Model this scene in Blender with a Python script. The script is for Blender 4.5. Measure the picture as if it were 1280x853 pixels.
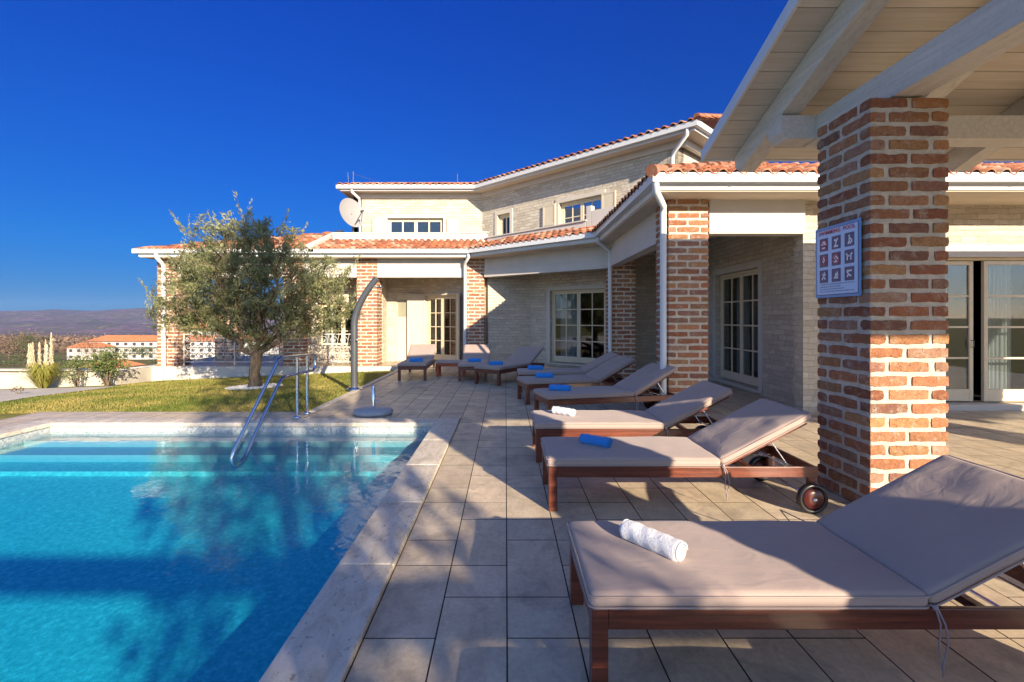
import bpy, math, random
import numpy as np
from mathutils import Vector, Matrix, noise as mnoise
R = math.radians
random.seed(7); rng = np.random.default_rng(7)
for o in list(bpy.data.objects): bpy.data.objects.remove(o)
SC = bpy.context.scene
COL = SC.collection

# ------------------------------------------------------------ camera, light, exposure
cd = bpy.data.cameras.new('camera'); cam = bpy.data.objects.new('camera', cd); COL.objects.link(cam)
SC.camera = cam
cam.location = (0, 0, 1.5); cam.rotation_euler = (R(90), 0, 0)
cd.sensor_width = 36; cd.lens = 608 / 1280 * 36
cd.shift_x = 8 / 1280; cd.shift_y = -28.5 / 1280
cd.clip_start = 0.05; cd.clip_end = 30000
SUN_EL, SUN_AZ = 19.2, 152.0          # elevation, compass azimuth (clockwise from +Y)
sdir = Vector((math.sin(R(SUN_AZ)) * math.cos(R(SUN_EL)), math.cos(R(SUN_AZ)) * math.cos(R(SUN_EL)), math.sin(R(SUN_EL))))
sl = bpy.data.lights.new('sun', 'SUN'); sun = bpy.data.objects.new('sun', sl); COL.objects.link(sun)
sl.energy = 5.0; sl.angle = R(0.5); sl.color = (1.0, 0.83, 0.61)
sun.rotation_euler = (-sdir).to_track_quat('-Z', 'Y').to_euler()
sun.location = (20, -20, 30)
W = bpy.data.worlds.new('World'); SC.world = W; W.use_nodes = True
nt = W.node_tree; bg = nt.nodes['Background']
sky = nt.nodes.new('ShaderNodeTexSky'); sky.sky_type = 'NISHITA'; sky.sun_disc = False
sky.sun_elevation = R(SUN_EL); sky.sun_rotation = R(SUN_AZ)
sky.altitude = 300; sky.air_density = 1.0; sky.dust_density = 0.2; sky.ozone_density = 3.0
# clear winter sky, deep blue on the side away from the sun (as through a polariser)
tc = nt.nodes.new('ShaderNodeTexCoord')
def wn(t, **k):
    x = nt.nodes.new('ShaderNode' + t)
    for a, b in k.items(): setattr(x, a, b)
    return x
sx = wn('SeparateXYZ'); nt.links.new(tc.outputs['Generated'], sx.inputs[0])
rp = wn('ValToRGB'); e = rp.color_ramp.elements
stops = [(0.0, (.022, .092, .235)), (.04, (.014, .100, .28)), (.13, (.0, .125, .345)), (.30, (.0, .132, .455)), (.55, (.0, .132, .60))]
while len(e) < len(stops): e.new(.5)
for q, (p_, c_) in zip(e, stops): q.position = p_; q.color = (*c_, 1)
nt.links.new(sx.outputs[2], rp.inputs[0])
dp = wn('VectorMath', operation='DOT_PRODUCT'); nt.links.new(tc.outputs['Generated'], dp.inputs[0]); dp.inputs[1].default_value = (-.3, .954, 0)
mr = wn('MapRange', interpolation_type='SMOOTHSTEP'); nt.links.new(dp.outputs['Value'], mr.inputs[0]); mr.inputs[1].default_value = -.05; mr.inputs[2].default_value = .33
mx = wn('Mix', data_type='RGBA'); nt.links.new(mr.outputs[0], mx.inputs[0]); mx.inputs[6].default_value = (1.0, 1.0, 1.16, 1); nt.links.new(rp.outputs[0], mx.inputs[7])
ml = wn('Mix', data_type='RGBA', blend_type='MULTIPLY'); ml.inputs[0].default_value = 1; nt.links.new(sky.outputs[0], ml.inputs[6]); nt.links.new(mx.outputs[2], ml.inputs[7])
nt.links.new(ml.outputs[2], bg.inputs[0]); bg.inputs[1].default_value = 0.107
SC.view_settings.view_transform = 'Standard'; SC.view_settings.look = 'None'
SC.view_settings.exposure = 1.25; SC.view_settings.gamma = 1.0
SC.render.engine = 'CYCLES'
SC.cycles.max_bounces = 8; SC.cycles.transparent_max_bounces = 16
SC.cycles.volume_bounces = 0
SC.render.resolution_x = 1024; SC.render.resolution_y = 682

# ------------------------------------------------------------ materials
class N:
    """small node graph writer"""
    def __init__(s, name, rough=0.7, spec=0.3):
        s.m = bpy.data.materials.new(name); s.m.use_nodes = True; s.t = s.m.node_tree
        s.b = s.t.nodes['Principled BSDF']; s.out = s.t.nodes['Material Output']
        s.b.inputs['Roughness'].default_value = rough
        s.b.inputs['Specular IOR Level'].default_value = spec
    def n(s, typ, **kw):
        x = s.t.nodes.new('ShaderNode' + typ)
        for k, v in kw.items(): setattr(x, k, v)
        return x
    def put(s, inp, v):
        if v is None: return
        if hasattr(v, 'is_output') or isinstance(v, bpy.types.NodeSocket): s.t.links.new(v, inp)
        else:
            if isinstance(v, (tuple, list)) and len(v) == 3 and inp.type == 'RGBA': v = (*v, 1)
            inp.default_value = v
    def pos(s): return s.n('NewGeometry').outputs['Position']
    def uv(s): return s.n('TexCoord').outputs['UV']
    def obj(s): return s.n('TexCoord').outputs['Object']
    def attr(s, a='Col'): return s.n('Attribute', attribute_name=a).outputs['Color']
    def noise(s, vec, scale, detail=4, rough=0.55, dist=0.0, col=False):
        x = s.n('TexNoise'); s.put(x.inputs['Vector'], vec); s.put(x.inputs['Scale'], scale)
        s.put(x.inputs['Detail'], detail); s.put(x.inputs['Roughness'], rough); s.put(x.inputs['Distortion'], dist)
        return x.outputs['Color' if col else 'Fac']
    def voro(s, vec, scale, feat='F1', out='Distance'):
        x = s.n('TexVoronoi', feature=feat); s.put(x.inputs['Vector'], vec); s.put(x.inputs['Scale'], scale)
        return x.outputs[out]
    def math(s, op, a, b=None, c=None, clamp=False):
        x = s.n('Math', operation=op, use_clamp=clamp)
        for i, v in enumerate((a, b, c)): s.put(x.inputs[i], v)
        return x.outputs[0]
    def vmath(s, op, a, b=None, sc=None):
        x = s.n('VectorMath', operation=op); s.put(x.inputs[0], a); s.put(x.inputs[1], b)
        if sc is not None: s.put(x.inputs['Scale'], sc)
        return x.outputs[0]
    def ramp(s, fac, stops):
        x = s.n('ValToRGB'); s.put(x.inputs[0], fac); e = x.color_ramp.elements
        while len(e) < len(stops): e.new(0.5)
        for i, (p, c) in enumerate(stops):
            e[i].position = p; e[i].color = (*c, 1) if isinstance(c, (tuple, list)) else (c, c, c, 1)
        return x.outputs[0]
    def mix(s, fac, a, b, mode='MIX'):
        x = s.n('Mix', data_type='RGBA', blend_type=mode)
        s.put(x.inputs['Factor'], fac); s.put(x.inputs[6], a); s.put(x.inputs[7], b)
        return x.outputs[2]
    def maprange(s, v, a, b, c=0.0, d=1.0):
        x = s.n('MapRange'); s.put(x.inputs[0], v)
        for i, q in enumerate((a, b, c, d)): x.inputs[i + 1].default_value = q
        return x.outputs[0]
    def scale(s, vec, xyz):
        x = s.n('Mapping'); s.put(x.inputs[0], vec); x.inputs['Scale'].default_value = xyz; return x.outputs[0]
    def bump(s, h, strength=0.3, dist=0.01, normal=None):
        x = s.n('Bump'); s.put(x.inputs['Height'], h); x.inputs['Strength'].default_value = strength
        x.inputs['Distance'].default_value = dist
        if normal is not None: s.put(x.inputs['Normal'], normal)
        s.t.links.new(x.outputs[0], s.b.inputs['Normal']); return x.outputs[0]
    def base(s, c): s.put(s.b.inputs['Base Color'], c); return s
    def rough(s, c): s.put(s.b.inputs['Roughness'], c); return s

M = {}
def simple(name, col, rough=0.6, var=0.12, sc=6.0, bump=0.0, bsc=60, spec=0.3, metal=0.0, coat=0.0, bdist=0.004):
    a = N(name, rough, spec)
    p = a.obj()
    f = a.noise(p, sc, 5)
    lo = tuple(c * (1 - var) for c in col); hi = tuple(min(1, c * (1 + var)) for c in col)
    a.base(a.ramp(f, [(0.3, lo), (0.7, hi)]))
    a.b.inputs['Metallic'].default_value = metal
    a.b.inputs['Coat Weight'].default_value = coat
    if bump: a.bump(a.noise(p, bsc, 4), bump, bdist)
    M[name] = a.m; return a.m

def m_brick():
    a = N('old brick', 0.92, 0.12); p = a.obj(); c = a.attr()
    n1 = a.noise(p, 11, 6, 0.65); n2 = a.noise(p, 55, 6, 0.75); n3 = a.noise(p, 24, 5, 0.7, 0.5)
    base = a.mix(a.maprange(n3, 0.40, 0.68, 0, 0.55), c, (0.17, 0.075, 0.05))
    base = a.mix(a.maprange(a.noise(p, 17, 5, 0.7), 0.50, 0.72, 0, 0.5), base, (0.46, 0.28, 0.13))
    base = a.mix(a.math('MULTIPLY', a.maprange(n2, 0.52, 0.78), 0.5), base, (0.10, 0.05, 0.035))
    smear = a.math('MULTIPLY', a.maprange(n1, 0.52, 0.66), a.maprange(a.noise(p, 75, 5, 0.8), 0.42, 0.60), clamp=True)
    base = a.mix(a.math('MULTIPLY', smear, 0.72), base, (0.52, 0.47, 0.41))
    a.base(base)
    pits = a.maprange(a.noise(p, 85, 3, 0.6), 0.60, 0.70)
    h = a.math('ADD', a.math('ADD', n2, n3), a.math('MULTIPLY', a.noise(p, 200, 3), 0.4))
    a.bump(a.math('SUBTRACT', h, pits), 0.95, 0.007)
    M['brick'] = a.m
m_brick()
def m_mortar():
    a = N('lime mortar', 0.95, 0.1); p = a.obj()
    a.base(a.ramp(a.noise(p, 14, 6, 0.65), [(0.3, (0.46, 0.41, 0.34)), (0.7, (0.66, 0.60, 0.51))]))
    a.bump(a.math('ADD', a.noise(p, 70, 6, 0.7), a.noise(p, 16, 4)), 1.0, 0.012); M['mortar'] = a.m
m_mortar()
def m_stone(name, hi, lo, bs=0.9):
    a = N(name, 0.9, 0.15); uv = a.uv()
    d = a.vmath('ADD', uv, a.vmath('SCALE', a.vmath('SUBTRACT', a.noise(uv, 6.0, 4, 0.7, col=True), (0.5, 0.5, 0.5)), None, 0.085))
    br = a.n('TexBrick'); a.put(br.inputs['Vector'], d)
    br.offset = 0.43; br.squash = 0.62; br.squash_frequency = 3; br.offset_frequency = 2
    for k, v in (('Scale', 1.0), ('Mortar Size', 0.003), ('Mortar Smooth', 0.3), ('Bias', 0.0), ('Brick Width', 0.36), ('Row Height', 0.092)):
        br.inputs[k].default_value = v
    br.inputs['Color1'].default_value = (*lo, 1); br.inputs['Color2'].default_value = (*hi, 1); br.inputs['Mortar'].default_value = (lo[0]*.85, lo[1]*.82, lo[2]*.76, 1)
    n = a.noise(uv, 12, 6, 0.65); n2 = a.noise(uv, 55, 5, 0.7)
    col = a.mix(a.maprange(n, 0.4, 0.75, 0, 0.45), br.outputs['Color'], tuple(c * 0.62 for c in lo))
    big = a.noise(uv, 0.9, 3)
    col = a.mix(a.maprange(big, 0.4, 0.7, 0.0, 0.25), col, (0.52, 0.44, 0.34), 'MIX')
    a.base(col)
    cellh = a.n('SeparateColor'); a.put(cellh.inputs[0], br.outputs['Color'])
    h = a.math('SUBTRACT', a.math('ADD', a.math('MULTIPLY', cellh.outputs[0], 1.6), a.math('MULTIPLY', n2, 0.5)), a.math('MULTIPLY', br.outputs['Fac'], 0.9))
    h = a.math('ADD', h, a.math('MULTIPLY', n, 0.7))
    a.bump(h, bs, 0.03); M[name] = a.m
m_stone('stone', (0.66, 0.60, 0.50), (0.50, 0.44, 0.36))
m_stone('stone upper', (0.66, 0.61, 0.51), (0.48, 0.43, 0.35), 1.0)
simple('render', (0.53, 0.50, 0.46), 0.85, 0.05, 2.5, 0.25, 90)
simple('cream', (0.54, 0.50, 0.43), 0.6, 0.04, 3, 0.1, 40)
simple('white metal', (0.60, 0.62, 0.64), 0.38, 0.03, 2)
simple('soffit', (0.62, 0.53, 0.42), 0.8, 0.06, 2, 0.15, 40)
simple('window wood', (0.66, 0.56, 0.40), 0.5, 0.05, 5)
simple('shutter', (0.56, 0.50, 0.38), 0.55, 0.04, 5)
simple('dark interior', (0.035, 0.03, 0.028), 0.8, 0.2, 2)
simple('curtain', (0.55, 0.56, 0.58), 0.9, 0.08, 3)
simple('black plastic', (0.012, 0.012, 0.014), 0.28, 0.1, 8, spec=0.5)
simple('wheel red', (0.07, 0.012, 0.01), 0.3, 0.2, 8, spec=0.5)
simple('steel', (0.62, 0.66, 0.72), 0.16, 0.05, 4, metal=1.0)
simple('grey metal', (0.06, 0.065, 0.075), 0.32, 0.1, 4, metal=0.0, spec=0.6)
simple('cord', (0.30, 0.26, 0.28), 0.8, 0.1, 8)
simple('gravel', (0.72, 0.69, 0.63), 0.9, 0.25, 30, 0.8, 50)
simple('path concrete', (0.52, 0.47, 0.39), 0.9, 0.12, 1.2, 0.3, 30)
simple('garden wall', (0.48, 0.44, 0.37), 0.9, 0.16, 2.0, 0.5, 14, bdist=0.02)
simple('sign blue', (0.10, 0.28, 0.55), 0.35, 0.03, 3, spec=0.5)
simple('sign pale', (0.42, 0.60, 0.85), 0.35, 0.03, 3, spec=0.5)
simple('sign navy', (0.02, 0.04, 0.16), 0.35, 0.03, 3, spec=0.5)
simple('sign red', (0.60, 0.06, 0.07), 0.4, 0.03, 3)
simple('sign white', (0.80, 0.82, 0.86), 0.4, 0.02, 3)
def m_granite():
    a = N('granite', 0.5, 0.4); p = a.obj()
    a.base(a.ramp(a.noise(p, 110, 3, 0.8), [(0.35, (0.10, 0.10, 0.11)), (0.5, (0.36, 0.36, 0.38)), (0.7, (0.62, 0.61, 0.60))]))
    a.bump(a.noise(p, 80, 3), 0.2, 0.003); M['granite'] = a.m
m_granite()
def m_deck():
    a = N('deck tile', 0.5, 0.4); p = a.pos(); c = a.attr()
    n = a.noise(p, 3.0, 6, 0.6, 0.6); n2 = a.noise(a.scale(p, (1, 1, 1)), 34, 5, 0.7); big = a.noise(p, 0.7, 3)
    col = a.mix(a.maprange(n, 0.35, 0.7, 0, 0.5), c, (0.36, 0.28, 0.19))
    col = a.mix(a.maprange(n2, 0.3, 0.75, 0.0, 0.45), col, (0.21, 0.18, 0.15))
    col = a.mix(a.maprange(big, 0.42, 0.72, 0, 0.3), col, (0.46, 0.41, 0.33))
    st_ = a.noise(p, 1.6, 7, 0.68, 1.4); fine = a.noise(a.scale(p, (1, .45, 1)), 9, 6, 0.72, 0.8)
    col = a.mix(a.maprange(st_, 0.50, 0.68, 0, 0.50), col, (0.20, 0.165, 0.13))
    col = a.mix(a.maprange(fine, 0.48, 0.72, 0, 0.45), col, (0.24, 0.19, 0.14))
    col = a.mix(a.maprange(fine, 0.28, 0.42, 0.30, 0), col, (0.66, 0.56, 0.43))
    spk = a.maprange(a.voro(p, 9), 0.0, 0.035, 1, 0)
    col = a.mix(a.math('MULTIPLY', spk, 0.35), col, (0.09, 0.07, 0.055))
    a.base(col); a.rough(a.maprange(n, 0.3, 0.7, 0.36, 0.58)); a.bump(a.math('ADD', n2, n), 0.22, 0.004); M['deck'] = a.m
m_deck()
simple('grout', (0.045, 0.038, 0.032), 0.95, 0.3, 10)
def m_coping():
    a = N('travertine coping', 0.55, 0.35); p = a.pos()
    n = a.noise(a.scale(p, (2.2, 0.9, 1)), 4, 6, 0.65, 0.8); n2 = a.noise(p, 70, 5, 0.75)
    col = a.ramp(n, [(0.3, (0.42, 0.36, 0.28)), (0.5, (0.60, 0.53, 0.43)), (0.72, (0.70, 0.64, 0.55))])
    pits = a.maprange(a.noise(a.scale(p, (1, .55, 1)), 42, 3, 0.6), 0.60, 0.68)
    col = a.mix(a.math('MULTIPLY', pits, 0.7), col, (0.22, 0.17, 0.12))
    col = a.mix(a.maprange(n2, 0.4, 0.8, 0, 0.4), col, (0.34, 0.28, 0.21))
    a.base(col); a.bump(a.math('SUBTRACT', a.math('MULTIPLY', n2, 0.5), pits), 0.5, 0.004); M['coping'] = a.m
m_coping()
def m_liner():
    a = N('pool liner', 0.5, 0.3); p = a.pos()
    n = a.noise(p, 22, 4, 0.8); n3 = a.voro(a.vmath('ADD', p, a.vmath('SCALE', a.noise(p, 3, 2, col=True), None, 0.5)), 5.0, 'DISTANCE_TO_EDGE')
    col = a.ramp(n, [(0.3, (0.12, 0.34, 0.36)), (0.5, (0.20, 0.46, 0.47)), (0.62, (0.32, 0.58, 0.58)), (0.75, (0.55, 0.74, 0.72))])
    a.base(col); M['liner'] = a.m
m_liner()
simple('step', (0.26, 0.36, 0.40), 0.6, 0.05, 12)
def m_mosaic():
    a = N('border mosaic', 0.25, 0.5); uv = a.uv()
    sp = a.scale(uv, (1, 1, 1)); x = a.n('TexBrick'); a.put(x.inputs['Vector'], sp)
    x.offset = 0; 
    for k, v in (('Scale', 1), ('Mortar Size', 0.0015), ('Brick Width', 0.025), ('Row Height', 0.025), ('Bias', -0.2)): x.inputs[k].default_value = v
    x.inputs['Color1'].default_value = (0.46, 0.48, 0.48, 1); x.inputs['Color2'].default_value = (0.12, 0.19, 0.25, 1); x.inputs['Mortar'].default_value = (0.45, 0.45, 0.43, 1)
    a.base(x.outputs['Color']); M['mosaic'] = a.m
m_mosaic()
def schlick(t, f0):
    lw = t.nodes.new('ShaderNodeLayerWeight'); lw.inputs['Blend'].default_value = 0.5
    p = t.nodes.new('ShaderNodeMath'); p.operation = 'POWER'; t.links.new(lw.outputs['Facing'], p.inputs[0]); p.inputs[1].default_value = 5
    m = t.nodes.new('ShaderNodeMath'); m.operation = 'MULTIPLY_ADD'; t.links.new(p.outputs[0], m.inputs[0]); m.inputs[1].default_value = 1 - f0; m.inputs[2].default_value = f0
    return lw, m.outputs[0]
def m_water():
    m = bpy.data.materials.new('pool water'); m.use_nodes = True; t = m.node_tree; t.nodes.clear()
    o = t.nodes.new('ShaderNodeOutputMaterial'); tr = t.nodes.new('ShaderNodeBsdfTransparent'); gl = t.nodes.new('ShaderNodeBsdfGlossy')
    fr, fo = schlick(t, 0.02)
    mx = t.nodes.new('ShaderNodeMixShader'); gl.inputs['Roughness'].default_value = 0.015
    geo = t.nodes.new('ShaderNodeNewGeometry')
    mp = t.nodes.new('ShaderNodeMapping'); mp.inputs['Scale'].default_value = (1, 1, 1)
    t.links.new(geo.outputs['Position'], mp.inputs[0])
    ns = t.nodes.new('ShaderNodeTexNoise'); ns.inputs['Scale'].default_value = 5.5; ns.inputs['Detail'].default_value = 3; ns.inputs['Distortion'].default_value = 0.6
    n2 = t.nodes.new('ShaderNodeTexNoise'); n2.inputs['Scale'].default_value = 24; n2.inputs['Detail'].default_value = 2
    n3 = t.nodes.new('ShaderNodeTexNoise'); n3.inputs['Scale'].default_value = 0.9; n3.inputs['Detail'].default_value = 1
    for q in (ns, n2, n3): t.links.new(mp.outputs[0], q.inputs[0])
    ma = t.nodes.new('ShaderNodeMath'); ma.operation = 'MULTIPLY_ADD'; ma.inputs[1].default_value = 0.16
    t.links.new(n2.outputs[0], ma.inputs[0]); t.links.new(ns.outputs[0], ma.inputs[2])
    # calmer in some places, livelier in others
    mr = t.nodes.new('ShaderNodeMapRange'); mr.inputs[1].default_value = .35; mr.inputs[2].default_value = .65; mr.inputs[3].default_value = 0.35; mr.inputs[4].default_value = 1.0
    t.links.new(n3.outputs[0], mr.inputs[0])
    mm = t.nodes.new('ShaderNodeMath'); mm.operation = 'MULTIPLY'; t.links.new(ma.outputs[0], mm.inputs[0]); t.links.new(mr.outputs[0], mm.inputs[1])
    bp = t.nodes.new('ShaderNodeBump'); bp.inputs['Strength'].default_value = 0.30; bp.inputs['Distance'].default_value = 0.014
    t.links.new(mm.outputs[0], bp.inputs['Height'])
    t.links.new(bp.outputs[0], gl.inputs['Normal']); t.links.new(bp.outputs[0], fr.inputs['Normal'])
    t.links.new(fo, mx.inputs[0]); t.links.new(tr.outputs[0], mx.inputs[1]); t.links.new(gl.outputs[0], mx.inputs[2])
    t.links.new(mx.outputs[0], o.inputs['Surface'])
    ab = t.nodes.new('ShaderNodeVolumeAbsorption'); ab.inputs['Color'].default_value = (0.03, 0.86, 0.965, 1); ab.inputs['Density'].default_value = 1.35
    t.links.new(ab.outputs[0], o.inputs['Volume'])
    M['water'] = m
m_water()
def m_glass():
    m = bpy.data.materials.new('window glass'); m.use_nodes = True; t = m.node_tree; t.nodes.clear()
    o = t.nodes.new('ShaderNodeOutputMaterial'); tr = t.nodes.new('ShaderNodeBsdfTransparent'); gl = t.nodes.new('ShaderNodeBsdfGlossy')
    tr.inputs[0].default_value = (0.72, 0.76, 0.76, 1)
    fr, fo = schlick(t, 0.09)
    mx = t.nodes.new('ShaderNodeMixShader'); gl.inputs['Roughness'].default_value = 0.01
    t.links.new(fo, mx.inputs[0]); t.links.new(tr.outputs[0], mx.inputs[1]); t.links.new(gl.outputs[0], mx.inputs[2])
    t.links.new(mx.outputs[0], o.inputs['Surface']); M['glass'] = m
m_glass()
def m_tile():
    a = N('clay roof tile', 0.8, 0.25); p = a.obj(); c = a.attr()
    n = a.noise(p, 14, 5, 0.65)
    col = a.mix(a.maprange(n, 0.5, 0.8, 0, 0.45), c, (0.48, 0.33, 0.22))
    col = a.mix(a.maprange(a.noise(p, 5, 4), 0.5, 0.72, 0, 0.45), col, (0.20, 0.08, 0.045))
    a.base(col); a.bump(n, 0.3, 0.01); M['tile'] = a.m
m_tile()
def m_wood(name, dark, light, rough=0.35, coat=0.15, long=(0.6, 14, 14)):
    a = N(name, rough, 0.4); p = a.obj()
    f = a.noise(a.scale(p, long), 3.0, 6, 0.6, 0.4)
    col = a.ramp(f, [(0.3, dark), (0.55, tuple((x + y) / 2 for x, y in zip(dark, light))), (0.75, light)])
    col = a.mix(a.maprange(a.noise(p, 26, 4, 0.7), 0.52, 0.8, 0, 0.35), col, tuple(c * 0.4 for c in dark))
    a.base(col); a.bump(f, 0.25, 0.003); a.b.inputs['Coat Weight'].default_value = coat
    M[name] = a.m
m_wood('lounger wood', (0.06, 0.016, 0.010), (0.22, 0.058, 0.030))
m_wood('white beam wood', (0.50, 0.47, 0.43), (0.66, 0.63, 0.58), 0.6, 0.0, (9, 0.5, 9))
def m_boards():
    a = N('ceiling boards', 0.65, 0.25); c = a.attr(); p = a.obj()
    f = a.noise(a.scale(p, (0.5, 12, 12)), 3.0, 6, 0.6, 0.5)
    col = a.mix(a.maprange(f, 0.4, 0.75, 0, 0.4), c, (0.36, 0.27, 0.19))
    knots = a.maprange(a.voro(a.scale(p, (1, 2.2, 1)), 1.6), 0.02, 0.05, 1, 0)
    col = a.mix(a.math('MULTIPLY', knots, 0.5), col, (0.25, 0.17, 0.11))
    a.base(col); a.bump(f, 0.2, 0.003); M['boards'] = a.m
m_boards()
def m_fabric(name, col, rough=0.9, bs=0.5):
    a = N(name, rough, 0.15); p = a.obj()
    n = a.noise(p, 2.5, 4); w = a.noise(p, 420, 2, 0.6); cr = a.noise(a.scale(p, (1.0, 1.6, 1)), 4.5, 3, 0.5, 1.2)
    a.base(a.mix(a.maprange(n, 0.35, 0.7, 0, 0.22), col, tuple(c * 0.75 for c in col)))
    b = a.bump(cr, 0.28, 0.02)
    b2 = a.n('Bump'); a.put(b2.inputs['Height'], w); b2.inputs['Strength'].default_value = bs; b2.inputs['Distance'].default_value = 0.001
    a.t.links.new(b, b2.inputs['Normal']); a.t.links.new(b2.outputs[0], a.b.inputs['Normal'])
    a.b.inputs['Sheen Weight'].default_value = 0.15
    M[name] = a.m
m_fabric('cushion', (0.39, 0.30, 0.262))
def m_towel(name, col):
    a = N(name, 0.95, 0.1); p = a.obj()
    a.base(a.mix(a.noise(p, 8, 3), col, tuple(c * 0.82 for c in col)))
    a.bump(a.math('ADD', a.noise(p, 170, 3, 0.8), a.math('MULTIPLY', a.noise(p, 28, 3, 0.6, 1.0), 1.4)), 0.9, 0.006)
    a.b.inputs['Sheen Weight'].default_value = 0.3; M[name] = a.m
m_towel('towel white', (0.80, 0.80, 0.82)); m_towel('towel blue', (0.03, 0.25, 0.70))
def m_leaf(name, c1, c2, trans=0.25, rough=0.55):
    a = N(name, rough, 0.35); c = a.attr()
    sp = a.n('SeparateColor'); a.put(sp.inputs[0], c)
    a.base(a.mix(sp.outputs[0], c1, c2))
    tl = a.n('BsdfTranslucent'); a.put(tl.inputs[0], tuple(min(1, x * 1.3) for x in c2))
    mx = a.n('MixShader'); mx.inputs[0].default_value = trans
    a.t.links.new(a.b.outputs[0], mx.inputs[1]); a.t.links.new(tl.outputs[0], mx.inputs[2]); a.t.links.new(mx.outputs[0], a.out.inputs[0])
    M[name] = a.m
m_leaf('olive leaf', (0.085, 0.105, 0.040), (0.32, 0.32, 0.16), 0.32)
m_leaf('cypress leaf', (0.02, 0.045, 0.018), (0.05, 0.09, 0.03))
m_leaf('grass blade', (0.12, 0.17, 0.02), (0.42, 0.34, 0.10), 0.3)
m_leaf('pampas blade', (0.17, 0.20, 0.03), (0.42, 0.38, 0.10), 0.3)
m_leaf('pampas plume', (0.60, 0.48, 0.32), (0.82, 0.72, 0.55), 0.3)
m_leaf('shrub leaf', (0.045, 0.09, 0.025), (0.22, 0.24, 0.08), 0.25)
m_leaf('bare twig', (0.10, 0.07, 0.05), (0.22, 0.145, 0.095), 0.1)
m_leaf('far evergreen', (0.035, 0.055, 0.02), (0.09, 0.11, 0.04), 0.1)
def m_bark():
    a = N('olive bark', 0.95, 0.1); p = a.obj()
    f = a.noise(a.scale(p, (6, 6, 1.6)), 4, 6, 0.7, 0.8)
    a.base(a.ramp(f, [(0.3, (0.07, 0.05, 0.035)), (0.6, (0.24, 0.18, 0.12)), (0.8, (0.38, 0.31, 0.22))])); a.bump(f, 1.0, 0.04); M['bark'] = a.m
m_bark()
def m_ground():
    a = N('lawn soil', 0.95, 0.1); p = a.pos()
    n = a.noise(p, 1.1, 5, 0.6, 0.5); n2 = a.noise(p, 18, 4, 0.7); far = a.noise(p, 0.0045, 9, 0.68); m2 = a.noise(p, 0.002, 8, 0.7)
    lawn = a.ramp(n, [(0.32, (0.10, 0.12, 0.02)), (0.5, (0.20, 0.19, 0.05)), (0.68, (0.33, 0.26, 0.11))])
    lawn = a.mix(a.maprange(n2, 0.3, 0.8, 0, 0.5), lawn, (0.12, 0.11, 0.03))
    hill = a.ramp(far, [(0.32, (0.06, 0.05, 0.075)), (0.45, (0.19, 0.125, 0.155)), (0.54, (0.085, 0.085, 0.075)), (0.66, (0.30, 0.22, 0.19))])
    hill = a.mix(a.maprange(m2, 0.58, 0.66, 0, 0.7), hill, (0.22, 0.19, 0.11))
    tex = a.noise(p, 0.05, 6, 0.75)
    hill = a.mix(a.maprange(tex, 0.35, 0.6, 0.5, 0.0), hill, (0.06, 0.045, 0.05))
    sp = a.n('SeparateXYZ'); a.put(sp.inputs[0], p)
    mid = a.ramp(a.noise(p, 0.06, 5, 0.6), [(0.35, (0.08, 0.11, 0.03)), (0.5, (0.16, 0.15, 0.05)), (0.65, (0.17, 0.11, 0.06))])
    c = a.mix(a.maprange(sp.outputs[1], 25, 45), lawn, mid)
    c = a.mix(a.maprange(sp.outputs[1], 260, 500), c, hill)
    a.base(c); a.bump(n2, 0.5, 0.02); M['ground'] = a.m
m_ground()
simple('far white', (0.50, 0.48, 0.45), 0.9, 0.04, 0.3)
simple('dish', (0.27, 0.27, 0.27), 0.6, 0.04, 3)
simple('far roof', (0.52, 0.19, 0.08), 0.9, 0.15, 0.4)
simple('far window', (0.05, 0.05, 0.06), 0.4, 0.1, 1)
simple('far door', (0.22, 0.10, 0.08), 0.7, 0.1, 1)
simple('iron white', (0.52, 0.50, 0.46), 0.5, 0.05, 5)
simple('red wood', (0.42, 0.09, 0.035), 0.5, 0.15, 9)
HAZE = True
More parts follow.
